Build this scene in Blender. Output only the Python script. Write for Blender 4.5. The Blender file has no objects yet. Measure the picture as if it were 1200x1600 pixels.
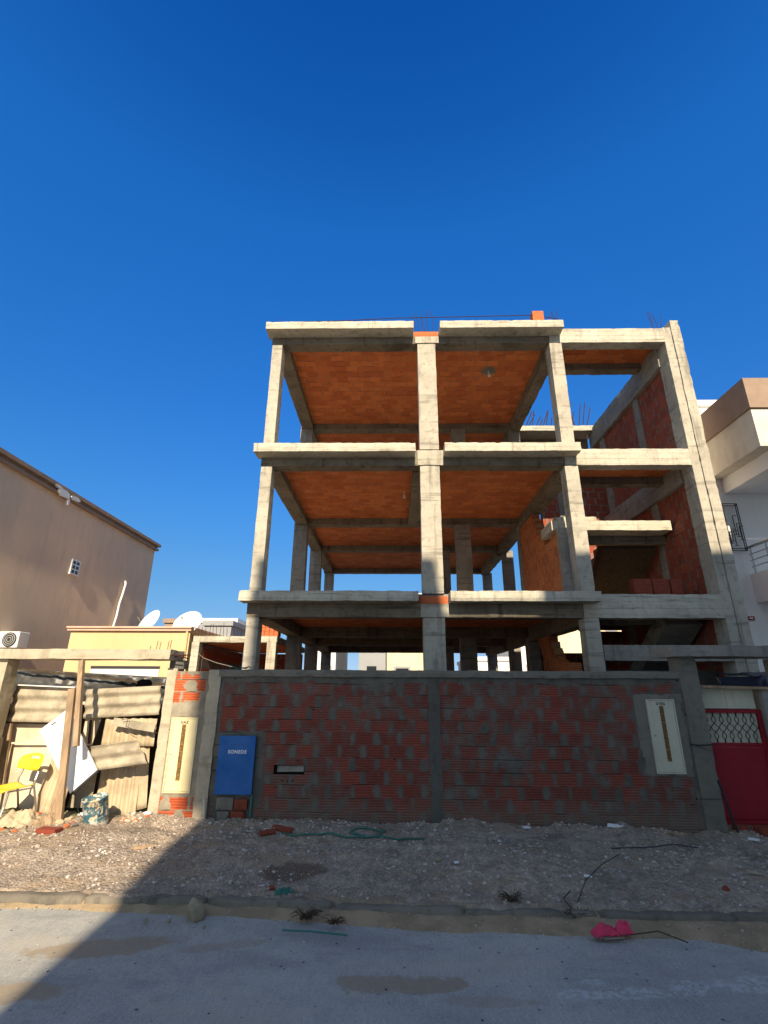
import bpy, math, random
from mathutils import Vector, Matrix, noise
random.seed(7)
R = math.radians
scene = bpy.context.scene
col = scene.collection

# ---------------------------------------------------------------- camera, sky, sun, exposure
CAM_P, CAM_YAW, CAM_ROLL = 0.3372, -0.0178, 0.0053
fw = Vector((math.sin(CAM_YAW)*math.cos(CAM_P), math.cos(CAM_YAW)*math.cos(CAM_P), math.sin(CAM_P)))
rt0 = Vector((math.cos(CAM_YAW), -math.sin(CAM_YAW), 0)); up0 = rt0.cross(fw)
cr, sr = math.cos(CAM_ROLL), math.sin(CAM_ROLL)
rt = rt0*cr + up0*sr; up = up0*cr - rt0*sr
cam_d = bpy.data.cameras.new("camera"); cam = bpy.data.objects.new("camera", cam_d); col.objects.link(cam)
M = Matrix((rt, up, -fw)).transposed().to_4x4(); M.translation = Vector((0, 0, 1.6)); cam.matrix_world = M
cam_d.sensor_fit = 'HORIZONTAL'; cam_d.sensor_width = 36; cam_d.lens = 36*775.98/1200
cam_d.clip_start = 0.05; cam_d.clip_end = 3000
scene.camera = cam

LX, LT = -0.04, 0.65                      # sunlight runs along (LX, 1, -LT)
world = bpy.data.worlds.new("World"); scene.world = world; world.use_nodes = True
wn = world.node_tree.nodes; wl = world.node_tree.links
sky = wn.new('ShaderNodeTexSky'); sky.sky_type = 'NISHITA'; sky.sun_disc = False
sky.sun_elevation = math.atan(LT); sky.sun_rotation = math.atan2(-LX, -1.0)
sky.altitude = 600; sky.air_density = 1.0; sky.dust_density = 0.15; sky.ozone_density = 4.0
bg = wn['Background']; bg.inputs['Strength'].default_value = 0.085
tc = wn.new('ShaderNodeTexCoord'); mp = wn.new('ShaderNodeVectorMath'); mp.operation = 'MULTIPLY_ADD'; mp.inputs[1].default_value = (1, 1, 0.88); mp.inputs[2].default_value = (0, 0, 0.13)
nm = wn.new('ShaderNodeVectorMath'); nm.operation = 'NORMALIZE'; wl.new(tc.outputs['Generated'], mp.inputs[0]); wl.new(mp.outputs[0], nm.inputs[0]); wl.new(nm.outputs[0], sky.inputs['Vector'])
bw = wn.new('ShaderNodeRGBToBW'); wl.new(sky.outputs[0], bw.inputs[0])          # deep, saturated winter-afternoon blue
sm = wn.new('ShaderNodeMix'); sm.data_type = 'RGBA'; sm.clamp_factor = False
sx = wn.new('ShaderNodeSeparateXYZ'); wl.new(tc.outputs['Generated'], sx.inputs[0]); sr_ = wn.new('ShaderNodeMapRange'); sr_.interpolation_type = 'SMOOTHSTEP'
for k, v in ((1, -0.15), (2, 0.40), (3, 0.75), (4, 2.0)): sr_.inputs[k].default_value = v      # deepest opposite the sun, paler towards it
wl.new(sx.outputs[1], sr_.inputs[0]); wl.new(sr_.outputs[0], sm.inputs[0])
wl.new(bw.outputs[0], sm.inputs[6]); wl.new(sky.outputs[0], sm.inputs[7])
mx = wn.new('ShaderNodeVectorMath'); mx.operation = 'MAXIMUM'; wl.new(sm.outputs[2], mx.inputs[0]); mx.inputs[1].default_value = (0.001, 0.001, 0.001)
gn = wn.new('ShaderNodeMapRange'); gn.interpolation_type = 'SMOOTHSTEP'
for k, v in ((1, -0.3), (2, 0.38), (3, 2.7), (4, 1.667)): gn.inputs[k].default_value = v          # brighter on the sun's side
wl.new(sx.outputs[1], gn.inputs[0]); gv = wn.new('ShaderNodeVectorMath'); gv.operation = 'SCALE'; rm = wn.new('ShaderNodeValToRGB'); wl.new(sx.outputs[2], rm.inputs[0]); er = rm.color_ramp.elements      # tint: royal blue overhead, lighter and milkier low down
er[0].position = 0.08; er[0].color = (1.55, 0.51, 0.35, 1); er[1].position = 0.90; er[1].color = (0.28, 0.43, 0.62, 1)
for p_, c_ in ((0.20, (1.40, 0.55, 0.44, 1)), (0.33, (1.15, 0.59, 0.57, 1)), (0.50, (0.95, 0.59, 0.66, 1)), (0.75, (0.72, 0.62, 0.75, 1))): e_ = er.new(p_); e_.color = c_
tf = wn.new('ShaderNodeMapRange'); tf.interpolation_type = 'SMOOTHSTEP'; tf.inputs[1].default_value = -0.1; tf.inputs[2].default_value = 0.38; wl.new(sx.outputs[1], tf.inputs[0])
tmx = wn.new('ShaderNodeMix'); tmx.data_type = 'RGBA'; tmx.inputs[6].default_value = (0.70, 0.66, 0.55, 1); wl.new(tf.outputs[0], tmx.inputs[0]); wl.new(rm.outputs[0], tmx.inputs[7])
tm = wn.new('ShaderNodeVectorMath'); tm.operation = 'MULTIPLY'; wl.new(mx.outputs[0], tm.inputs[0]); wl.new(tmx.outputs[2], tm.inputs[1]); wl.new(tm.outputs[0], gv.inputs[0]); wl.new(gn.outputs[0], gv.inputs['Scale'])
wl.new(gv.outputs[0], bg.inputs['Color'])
sun_d = bpy.data.lights.new("sun", 'SUN'); sun_d.energy = 5.0; sun_d.angle = R(0.5); sun_d.color = (1.0, 0.85, 0.62)
sun = bpy.data.objects.new("sun", sun_d); col.objects.link(sun)
sun.rotation_euler = Vector((LX, 1, -LT)).to_track_quat('-Z', 'Y').to_euler(); sun.location = (2, -20, 20)
scene.view_settings.view_transform = 'Standard'; scene.view_settings.look = 'None'
scene.view_settings.gamma = 1; scene.view_settings.exposure = 0.7
scene.render.engine = 'CYCLES'

# ---------------------------------------------------------------- scene-graph helpers
OFF = {}
def tag(o, label=None, cat=None, group=None, kind=None):
    if label: o['label'] = label
    if cat: o['category'] = cat
    if group: o['group'] = group
    if kind: o['kind'] = kind
    return o
def thing(name, label, cat, loc=(0, 0, 0), group=None):
    o = bpy.data.objects.new(name, None); col.objects.link(o); o.location = loc
    o.empty_display_size = 0.2; OFF[o.name] = Vector(loc)
    return tag(o, label, cat, group)
def fract_noise(p): return noise.noise(p)

class MB:
    def __init__(s): s.v = []; s.f = []; s.m = []; s.mi = 0
    def add(s, vs, fs):
        b = len(s.v); s.v += [tuple(v) for v in vs]; s.f += [tuple(b+i for i in f) for f in fs]; s.m += [s.mi]*len(fs); return s
    def box(s, x0, x1, y0, y1, z0, z1):
        return s.add([(x0,y0,z0),(x1,y0,z0),(x1,y1,z0),(x0,y1,z0),(x0,y0,z1),(x1,y0,z1),(x1,y1,z1),(x0,y1,z1)],
                     [(0,3,2,1),(4,5,6,7),(0,1,5,4),(1,2,6,5),(2,3,7,6),(3,0,4,7)])
    def rbox(s, x0, x1, y0, y1, z0, z1, seg=0.09, amp=0.006, chip=0.012, fr=3.0):
        n = [max(1, min(120, int(round((b-a)/seg)))) for a, b in ((x0,x1),(y0,y1),(z0,z1))]
        n = [max(k, 2) for k in n]
        lo = (x0,y0,z0); hi = (x1,y1,z1); idx = {}; vs = []; fs = []
        def vid(i, j, k):
            key = (i,j,k)
            if key in idx: return idx[key]
            p = [lo[a]+(hi[a]-lo[a])*key[a]/n[a] for a in range(3)]
            q = Vector(p); d = noise.noise_vector(q*fr)*amp + noise.noise_vector(q*fr*4.3)*amp*0.6
            on = [key[a] in (0, n[a]) for a in range(3)]
            if sum(on) >= 2 and chip:
                c = (max(0.0, noise.noise(q*6.1+Vector((7,3,1)))-0.18)*2.2+max(0.0, noise.noise(q*23+Vector((2,3,1))))*0.8)*chip + chip*0.25
                for a in range(3):
                    if on[a]: d[a] += (c if key[a] == 0 else -c)*0.6
            vs.append(tuple(q+d)); idx[key] = len(vs)-1; return idx[key]
        for i in range(n[0]):
            for j in range(n[1]):
                fs.append((vid(i,j,0),vid(i,j+1,0),vid(i+1,j+1,0),vid(i+1,j,0)))
                fs.append((vid(i,j,n[2]),vid(i+1,j,n[2]),vid(i+1,j+1,n[2]),vid(i,j+1,n[2])))
        for i in range(n[0]):
            for k in range(n[2]):
                fs.append((vid(i,0,k),vid(i+1,0,k),vid(i+1,0,k+1),vid(i,0,k+1)))
                fs.append((vid(i,n[1],k),vid(i,n[1],k+1),vid(i+1,n[1],k+1),vid(i+1,n[1],k)))
        for j in range(n[1]):
            for k in range(n[2]):
                fs.append((vid(0,j,k),vid(0,j,k+1),vid(0,j+1,k+1),vid(0,j+1,k)))
                fs.append((vid(n[0],j,k),vid(n[0],j+1,k),vid(n[0],j+1,k+1),vid(n[0],j,k+1)))
        return s.add(vs, fs)
    def prism(s, poly, a, b, axis='y'):
        # poly: list of 2D points; axis y -> (x,z), axis x -> (y,z), axis z -> (x,y)
        def P(u, v, w): return {'y': (u,w,v), 'x': (w,u,v), 'z': (u,v,w)}[axis]
        n = len(poly)
        vs = [P(u,v,a) for u,v in poly]+[P(u,v,b) for u,v in poly]
        fs = [tuple(range(n)), tuple(range(2*n-1, n-1, -1))]+[(i, i+n, (i+1)%n+n, (i+1)%n) for i in range(n)]
        return s.add(vs, fs)
    def tube(s, pts, r, n=8, cap=True):
        pts = [Vector(p) for p in pts]; rs = r if isinstance(r, (list, tuple)) else [r]*len(pts)
        b = len(s.v); vs = []; fs = []; prev = None
        for i, p in enumerate(pts):
            t = (pts[min(i+1, len(pts)-1)]-pts[max(i-1, 0)]).normalized()
            a = Vector((0,0,1)) if abs(t.z) < 0.9 else Vector((1,0,0))
            if prev is not None: a = prev
            u = t.cross(a)
            if u.length < 1e-4: u = t.cross(Vector((0,1,0.1)))
            u.normalize(); w = u.cross(t).normalized(); prev = w
            for k in range(n):
                an = 2*math.pi*k/n; vs.append(p+(u*math.cos(an)+w*math.sin(an))*rs[i])
        for i in range(len(pts)-1):
            for k in range(n): fs.append((i*n+k, i*n+(k+1)%n, (i+1)*n+(k+1)%n, (i+1)*n+k))
        if cap: fs += [tuple(range(n-1,-1,-1)), tuple(range((len(pts)-1)*n, len(pts)*n))]
        return s.add(vs, fs)
    def lathe(s, c, prof, n=28, axis=None):
        c = Vector(c); vs = []; fs = []
        q = Vector((0,0,1)).rotation_difference(Vector(axis).normalized()) if axis else None
        for (r, z) in prof:
            for k in range(n):
                an = 2*math.pi*k/n; p = Vector((r*math.cos(an), r*math.sin(an), z))
                if q: p = q @ p
                vs.append(c+p)
        for i in range(len(prof)-1):
            for k in range(n): fs.append((i*n+k, i*n+(k+1)%n, (i+1)*n+(k+1)%n, (i+1)*n+k))
        return s.add(vs, fs)
    def sheet(s, p0, u, v, nu, nv, th, disp=None):
        # thin panel of real thickness: origin p0, edge vectors u and v, displaced along its normal by disp(a, b)
        p0 = Vector(p0); u = Vector(u); v = Vector(v); nrm = u.cross(v).normalized(); vs = []; fs = []
        for side in (0, 1):
            for j in range(nv+1):
                for i in range(nu+1):
                    a, b = i/nu, j/nv; d = disp(a, b) if disp else 0
                    vs.append(p0+u*a+v*b+nrm*(d+(th if side else 0)))
        N = (nu+1)*(nv+1); I = lambda i, j, k=0: k*N+j*(nu+1)+i
        for j in range(nv):
            for i in range(nu):
                fs.append((I(i,j,1),I(i+1,j,1),I(i+1,j+1,1),I(i,j+1,1))); fs.append((I(i,j),I(i,j+1),I(i+1,j+1),I(i+1,j)))
        for i in range(nu):
            fs.append((I(i,0),I(i+1,0),I(i+1,0,1),I(i,0,1))); fs.append((I(i,nv),I(i,nv,1),I(i+1,nv,1),I(i+1,nv)))
        for j in range(nv):
            fs.append((I(0,j),I(0,j,1),I(0,j+1,1),I(0,j+1))); fs.append((I(nu,j),I(nu,j+1),I(nu,j+1,1),I(nu,j,1)))
        return s.add(vs, fs)
    def bar(s, a, b, w, h, side=(0,0,1)):
        a = Vector(a); b = Vector(b); t = (b-a).normalized(); u = t.cross(Vector(side)).normalized(); w2 = u.cross(t)
        vs = []
        for p in (a, b):
            for (i, j) in ((-1,-1),(1,-1),(1,1),(-1,1)): vs.append(p+u*(w*i/2)+w2*(h*j/2))
        return s.add(vs, [(0,3,2,1),(4,5,6,7),(0,1,5,4),(1,2,6,5),(2,3,7,6),(3,0,4,7)])
    def build(s, name, mat, parent=None, label=None, smooth=False, bevel=0):
        off = OFF[parent.name] if parent else Vector((0,0,0))
        me = bpy.data.meshes.new(name); me.from_pydata([tuple(Vector(v)-off) for v in s.v], [], s.f)
        mats = mat if isinstance(mat, (list, tuple)) else [mat]
        for m in mats: me.materials.append(m)
        if len(mats) > 1: me.polygons.foreach_set('material_index', s.m)
        me.update()
        import bmesh
        bm = bmesh.new(); bm.from_mesh(me); bmesh.ops.recalc_face_normals(bm, faces=bm.faces); bm.to_mesh(me); bm.free()
        if smooth: me.polygons.foreach_set('use_smooth', [True]*len(me.polygons))
        o = bpy.data.objects.new(name, me); col.objects.link(o)
        if parent: o.parent = parent; OFF[o.name] = off
        else: OFF[o.name] = Vector((0,0,0))
        if bevel:
            md = o.modifiers.new('bevel', 'BEVEL'); md.width = bevel; md.segments = 2; md.limit_method = 'ANGLE'
        if label: o['label'] = label
        return o
def copy_tree(o, parent=None):
    c = o.copy(); col.objects.link(c); c.parent = parent
    for ch in [x for x in bpy.data.objects if x.parent == o]: copy_tree(ch, c)
    return c

# ---------------------------------------------------------------- node helpers
class G:
    def __init__(s, name, rough=0.9, spec=0.25):
        s.mat = bpy.data.materials.new(name); s.mat.use_nodes = True; s.nt = s.mat.node_tree; s.N = s.nt.nodes; s.L = s.nt.links
        s.b = s.N['Principled BSDF']; s.b.inputs['Roughness'].default_value = rough
        s.b.inputs['Specular IOR Level'].default_value = spec
        s.geo = s.N.new('ShaderNodeNewGeometry'); s.pos = s.geo.outputs['Position']
        s._x = None
    def put(s, sock, v):
        if isinstance(v, (int, float)): sock.default_value = v
        elif isinstance(v, (tuple, list)): sock.default_value = tuple(v)+(1,) if len(v) == 3 and sock.type == 'RGBA' else v
        else: s.L.new(v, sock)
    def m(s, op, a, b=0.0, c=0.0, clamp=False):
        n = s.N.new('ShaderNodeMath'); n.operation = op; n.use_clamp = clamp
        s.put(n.inputs[0], a); s.put(n.inputs[1], b); s.put(n.inputs[2], c); return n.outputs[0]
    def xyz(s):
        if not s._x:
            n = s.N.new('ShaderNodeSeparateXYZ'); s.L.new(s.pos, n.inputs[0]); s._x = (n.outputs[0], n.outputs[1], n.outputs[2])
        return s._x
    def vec(s, x, y, z):
        n = s.N.new('ShaderNodeCombineXYZ'); s.put(n.inputs[0], x); s.put(n.inputs[1], y); s.put(n.inputs[2], z); return n.outputs[0]
    def scl(s, sx, sy, sz, v=None):
        n = s.N.new('ShaderNodeVectorMath'); n.operation = 'MULTIPLY'; s.put(n.inputs[0], v or s.pos); n.inputs[1].default_value = (sx,sy,sz); return n.outputs[0]
    def noise(s, v, scale, detail=4, rough=0.55, dist=0.0):
        n = s.N.new('ShaderNodeTexNoise'); s.put(n.inputs['Vector'], v or s.pos); n.inputs['Scale'].default_value = scale
        n.inputs['Detail'].default_value = detail; n.inputs['Roughness'].default_value = rough; n.inputs['Distortion'].default_value = dist; return n.outputs[0]
    def white(s, v):
        n = s.N.new('ShaderNodeTexWhiteNoise'); n.noise_dimensions = '3D'; s.put(n.inputs[0], v); return n.outputs[0]
    def vor(s, v, scale, feat='F1', out=0):
        n = s.N.new('ShaderNodeTexVoronoi'); n.feature = feat; s.put(n.inputs['Vector'], v or s.pos); n.inputs['Scale'].default_value = scale; return n.outputs[out]
    def mr(s, v, a, b, c=0.0, d=1.0, smooth=True):
        n = s.N.new('ShaderNodeMapRange'); n.interpolation_type = 'SMOOTHSTEP' if smooth else 'LINEAR'
        s.put(n.inputs[0], v); s.put(n.inputs[1], a); s.put(n.inputs[2], b); s.put(n.inputs[3], c); s.put(n.inputs[4], d); return n.outputs[0]
    def mix(s, f, a, b, mode='MIX'):
        n = s.N.new('ShaderNodeMix'); n.data_type = 'RGBA'; n.blend_type = mode; n.clamp_factor = True
        s.put(n.inputs[0], f); s.put(n.inputs[6], a); s.put(n.inputs[7], b); return n.outputs[2]
    def bump(s, h, strength=0.5, dist=0.01):
        n = s.N.new('ShaderNodeBump'); n.inputs['Strength'].default_value = strength; n.inputs['Distance'].default_value = dist
        s.L.new(h, n.inputs['Height']); s.L.new(n.outputs[0], s.b.inputs['Normal'])
    def done(s, color): s.put(s.b.inputs['Base Color'], color); return s.mat

def concrete(name, c1, c2, c3, stain=0.5, boards=True, seed=0.0, rough=0.9):
    g = G(name, rough); v = g.scl(1,1,1); x, y, z = g.xyz()
    off = g.N.new('ShaderNodeVectorMath'); off.operation = 'ADD'; g.L.new(g.pos, off.inputs[0]); off.inputs[1].default_value = (seed, seed*1.7, seed*0.6); p = off.outputs[0]
    big = g.noise(p, 1.6, 6, 0.6); mid = g.noise(p, 9, 5, 0.65); fine = g.noise(p, 70, 4, 0.7)
    c = g.mix(g.mr(big, 0.35, 0.65), c1, c2)
    c = g.mix(g.m('MULTIPLY', g.mr(mid, 0.5, 0.72), 0.6), c, c3)
    drip = g.noise(g.scl(7,7,0.7,p), 1.0, 4, 0.6)
    c = g.mix(g.m('MULTIPLY', g.mr(drip, 0.54, 0.72), stain), c, c3)
    hz = g.noise(g.scl(0.7,0.7,9,p), 1.3, 3, 0.6)
    c = g.mix(g.m('MULTIPLY', g.mr(hz, 0.55, 0.7), stain*0.7), c, [k*0.72 for k in c3])
    pits = g.mr(g.vor(p, 34), 0.05, 0.13); blot = g.mr(g.noise(p, 3.1, 2, 0.5), 0.5, 0.62)
    pm = g.m('MULTIPLY', g.m('SUBTRACT', 1.0, pits), blot)
    c = g.mix(g.m('MULTIPLY', pm, 0.55), c, [k*0.45 for k in c3])
    c = g.mix(0.35, c, g.mix(fine, (0.25,0.25,0.25), (0.8,0.8,0.8)), 'OVERLAY')
    h = g.m('ADD', g.m('MULTIPLY', mid, 0.7), g.m('MULTIPLY', fine, 0.35))
    h = g.m('SUBTRACT', h, g.m('MULTIPLY', pm, 0.7))
    if boards:
        w = g.m('FRACT', g.m('ADD', g.m('MULTIPLY', z, 8.5), g.m('MULTIPLY', big, 0.25)))
        ln = g.mr(w, 0.0, 0.07); h = g.m('ADD', h, g.m('MULTIPLY', ln, 0.5))
        c = g.mix(g.m('MULTIPLY', g.m('SUBTRACT', 1.0, ln), g.m('MULTIPLY', blot, 0.5)), c, [k*0.6 for k in c3])
    g.bump(h, 0.7, 0.012)
    return g.done(c)

def brick(name, axis, bw=0.29, bh=0.145, cA=(0.40,0.085,0.04), cB=(0.30,0.055,0.03), cM=(0.24,0.22,0.19), smear=0.5, jw=0.04, jh=0.05,
          patch=0.66, grooves=5, zones=(), top=None, seed=0.0, u0=0.0, v0=0.0, soil=None, vary=0.5, half=0.5, speck=0.0, oval=0.0, film=0.0, gapw=0.75, soft=0.03):
    g = G(name, 0.92, 0.2); x, y, z = g.xyz()
    U, V = {'xz': (x,z), 'yz': (y,z), 'xy': (x,y), 'yx': (y,x)}[axis]
    wob = g.noise(None, 2.3, 2, 0.5)
    u = g.m('ADD', g.m('ADD', U, u0), g.m('MULTIPLY', wob, 0.03)); v = g.m('ADD', g.m('ADD', V, v0+50*bh), g.m('MULTIPLY', g.noise(None, 1.1, 1, 0.5), 0.035))
    row = g.m('FLOOR', g.m('DIVIDE', v, bh)); fv = g.m('FRACT', g.m('DIVIDE', v, bh))
    jit = g.m('MULTIPLY', g.white(g.vec(row, seed+3.1, 0.5)), 0.22)
    uu = g.m('ADD', g.m('ADD', g.m('DIVIDE', u, bw), 40.0), g.m('ADD', g.m('MULTIPLY', g.m('MODULO', g.m('ABSOLUTE', row), 2.0), half), jit))
    ci = g.m('FLOOR', uu); fu = g.m('FRACT', uu)
    rnd = g.white(g.vec(ci, row, seed)); ci2 = g.m('FLOOR', g.m('ADD', uu, 0.5)); rj = g.white(g.vec(ci2, row, seed+9.0))
    du = g.m('ABSOLUTE', g.m('SUBTRACT', g.m('FRACT', g.m('ADD', uu, 0.5)), 0.5))        # distance to vertical joint
    dv = g.m('ABSOLUTE', g.m('SUBTRACT', g.m('FRACT', g.m('ADD', g.m('DIVIDE', v, bh), 0.5)), 0.5))
    n1 = g.noise(None, 16, 4, 0.6); n2 = g.noise(None, 5.5, 4, 0.6); n3 = g.noise(None, 60, 3, 0.6); nb = g.noise(None, 1.15, 5, 0.62)
    wid = g.m('ADD', jw, g.m('MULTIPLY', g.m('MULTIPLY', rj, smear), 0.22))
    wid = g.m('ADD', wid, g.m('MULTIPLY', g.m('SUBTRACT', n1, 0.5), g.m('MULTIPLY', wid, 2.2)))
    if oval:                                   # smears bulge at mid height and pinch off at the bed joints, irregularly
        ov = g.m('POWER', g.m('ABSOLUTE', g.m('MULTIPLY', g.m('SUBTRACT', g.m('ADD', fv, g.m('MULTIPLY', g.m('SUBTRACT', rj, 0.5), 0.25)), 0.5), 1.75)), 2.0)
        wid = g.m('MULTIPLY', wid, g.m('SUBTRACT', 1.0+0.25*oval, g.m('MULTIPLY', ov, oval)))
    # smear patches narrow towards the middle of the course below
    n4 = g.noise(g.scl(1,1,0.6), 34, 4, 0.65); wid = g.m('ADD', wid, g.m('MULTIPLY', g.m('SUBTRACT', n4, 0.5), 0.10))
    mv = g.mr(g.m('SUBTRACT', du, wid), -soft, soft, 1.0, 0.0)
    hw = g.m('ADD', jh, g.m('MULTIPLY', g.m('SUBTRACT', n1, 0.5), jh*2.2)); mh = g.mr(g.m('SUBTRACT', dv, hw), -0.02, 0.03, 1.0, 0.0)
    mort = g.m('MAXIMUM', mv, g.m('MULTIPLY', mh, g.mr(n2, 0.3, 0.6, 0.35, 1.0)))
    mort = g.m('MAXIMUM', mort, g.mr(g.m('ADD', nb, g.m('MULTIPLY', g.m('SUBTRACT', n1, 0.5), 0.22)), patch-0.015, patch+0.02))
    for (a, b, c_, d) in zones:
        sd = g.m('MAXIMUM', g.m('MAXIMUM', g.m('SUBTRACT', a, U), g.m('SUBTRACT', U, b)), g.m('MAXIMUM', g.m('SUBTRACT', c_, V), g.m('SUBTRACT', V, d)))
        sd = g.m('ADD', sd, g.m('MULTIPLY', g.m('SUBTRACT', n2, 0.5), 0.16)); mort = g.m('MAXIMUM', mort, g.mr(sd, -0.006, 0.01, 1.0, 0.0))
    if top is not None:
        tz = g.m('ADD', V, g.m('MULTIPLY', g.m('SUBTRACT', g.noise(g.scl(5,5,1.2), 1.6, 4, 0.65), 0.5), 0.26)); mort = g.m('MAXIMUM', mort, g.mr(tz, top-0.01, top+0.012))
    br = g.mix(g.mr(rnd, 0.5-vary/2-0.1, 0.5+vary/2+0.1), cA, cB)
    br = g.mix(g.m('MULTIPLY', g.mr(n2, 0.45, 0.75), 0.45), br, [k*0.62 for k in cB])
    br = g.mix(g.m('MULTIPLY', g.mr(n1, 0.55, 0.8), 0.35), br, [min(1,k*1.5+0.03) for k in cA])
    br = g.mix(g.m('MULTIPLY', g.mr(n3, 0.55, 0.75), 0.25), br, cM)
    gr = None
    if grooves:
        gr = g.m('SINE', g.m('MULTIPLY', fv, 2*math.pi*grooves)); gm = g.mr(gr, -1.0, -0.4, 1.0, 0.0)
        br = g.mix(g.m('MULTIPLY', gm, 0.45), br, [k*0.4 for k in cB])
    mo = g.mix(g.mr(n2, 0.3, 0.7), [k*0.72 for k in cM], [min(1,k*1.15) for k in cM])
    mo = g.mix(0.3, mo, g.mix(n3, (0.2,0.2,0.2), (0.8,0.8,0.8)), 'OVERLAY')
    if film: br = g.mix(g.mr(g.m('ADD', nb, g.m('MULTIPLY', g.m('SUBTRACT', n2, 0.5), 0.7)), 0.38, 0.68, 0.0, film), br, mo)
    c = g.mix(mort, br, mo)
    # dark open gaps along some bed joints
    gap = g.m('MULTIPLY', g.mr(dv, 0.012, 0.05, 1.0, 0.0), g.mr(g.noise(g.scl(1,1,1), 2.7, 2, 0.5), 0.52, 0.58)); c = g.mix(g.m('MULTIPLY', gap, gapw*0.85), c, (0.03,0.02,0.015))
    if speck: c = g.mix(g.mr(g.vor(None, 6.0), 0.0, speck, 0.9, 0.0), c, (0.01,0.008,0.006))
    if soil is not None:
        sz = g.m('ADD', V, g.m('MULTIPLY', g.m('SUBTRACT', n2, 0.5), 0.3)); c = g.mix(g.mr(sz, soil-0.1, soil+0.25, 0.7, 0.0), c, (0.17,0.13,0.10))
    h = g.m('ADD', g.m('MULTIPLY', mort, 0.5), g.m('ADD', g.m('MULTIPLY', n1, 0.5), g.m('MULTIPLY', n3, 0.3)))
    if gr is not None: h = g.m('ADD', h, g.m('MULTIPLY', g.m('MULTIPLY', gr, 0.22), g.m('SUBTRACT', 1.0, mort)))
    h = g.m('SUBTRACT', h, g.m('MULTIPLY', gap, 0.8))
    h = g.m('ADD', h, g.m('MULTIPLY', g.m('MULTIPLY', rnd, 0.35), g.m('SUBTRACT', 1.0, mort)))
    g.bump(h, 0.8, 0.012)
    return g.done(c)

def plaster(name, c1, c2, scale=1.2, amount=1.0, rough=0.9, bumpd=0.006, fine=90):
    g = G(name, rough); a = g.noise(None, scale, 6, 0.65); b = g.noise(g.scl(3,3,0.5), 1.5, 4, 0.6); f = g.noise(None, fine, 3, 0.6)
    c = g.mix(g.m('MULTIPLY', g.mr(a, 0.38, 0.66), amount), c1, c2); c = g.mix(g.m('MULTIPLY', g.mr(b, 0.5, 0.7), 0.3*amount), c, [k*0.75 for k in c2])
    g.bump(g.m('ADD', f, g.m('MULTIPLY', a, 0.8)), 0.5, bumpd); return g.done(c)
def plain(name, c, rough=0.5, spec=0.4, metal=0.0, var=0.25, scale=12):
    g = G(name, rough, spec); g.b.inputs['Metallic'].default_value = metal
    a = g.noise(None, scale, 5, 0.6); cc = g.mix(g.mr(a, 0.35, 0.75, 0.0, var), c, [k*0.45 for k in c]); g.bump(a, 0.15, 0.004)
    return g.done(cc)
def painted(name, c, dirt=(0.16,0.11,0.07), amt=0.55):
    g = G(name, 0.5, 0.4); a = g.noise(None, 3.5, 5, 0.65); d = g.noise(g.scl(22,22,1.6), 1.0, 5, 0.7); s = g.noise(None, 45, 4, 0.7)
    cc = g.mix(g.mr(a, 0.35, 0.7, 0, 0.35), c, [k*0.66 for k in c]); cc = g.mix(g.mr(d, 0.56, 0.78, 0, amt), cc, dirt); cc = g.mix(g.mr(s, 0.66, 0.72, 0, 0.6), cc, dirt)
    g.put(g.b.inputs['Roughness'], g.mr(a, 0.3, 0.7, 0.4, 0.75)); g.bump(g.m('ADD', a, g.m('MULTIPLY', s, 0.15)), 0.35, 0.006); return g.done(cc)
def wood(name, c1, c2):
    g = G(name, 0.85, 0.2); a = g.noise(g.scl(28,28,2.2), 1.0, 5, 0.65, 0.4); b = g.noise(None, 4, 4, 0.6)
    c = g.mix(g.mr(a, 0.35, 0.68), c1, c2); c = g.mix(g.mr(b, 0.5, 0.75, 0, 0.5), c, [k*0.55 for k in c2]); g.bump(a, 0.5, 0.004); return g.done(c)

C_LIT = ((0.54,0.50,0.41),(0.45,0.41,0.33),(0.25,0.225,0.18))
M = {}
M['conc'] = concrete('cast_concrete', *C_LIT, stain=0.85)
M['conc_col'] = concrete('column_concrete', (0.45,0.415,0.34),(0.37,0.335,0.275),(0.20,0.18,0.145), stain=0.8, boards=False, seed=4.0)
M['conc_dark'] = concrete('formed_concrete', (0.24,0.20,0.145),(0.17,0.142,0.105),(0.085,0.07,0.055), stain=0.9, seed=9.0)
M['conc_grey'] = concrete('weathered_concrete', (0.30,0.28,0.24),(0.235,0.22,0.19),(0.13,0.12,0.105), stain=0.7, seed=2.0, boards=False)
M['mortar'] = concrete('smeared_mortar', (0.21,0.19,0.155),(0.165,0.15,0.125),(0.10,0.092,0.078), stain=0.3, seed=5.0, boards=False)
M['mortar_dark'] = concrete('dark_mortar', (0.115,0.11,0.095),(0.09,0.086,0.077),(0.055,0.052,0.048), stain=0.3, seed=6.0, boards=False)
M['pillar'] = concrete('pillar_render', (0.47,0.41,0.30),(0.39,0.335,0.25),(0.25,0.21,0.16), stain=0.6, seed=8.0, boards=False)
M['ceil'] = brick('ceiling_brick', 'xy', bw=0.27, bh=0.21, cA=(0.69,0.205,0.065), cB=(0.52,0.13,0.042), cM=(0.40,0.21,0.12), smear=0.15, jw=0.018, jh=0.016, patch=0.76, grooves=0, half=0.5, vary=0.9, gapw=1.0)
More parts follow.
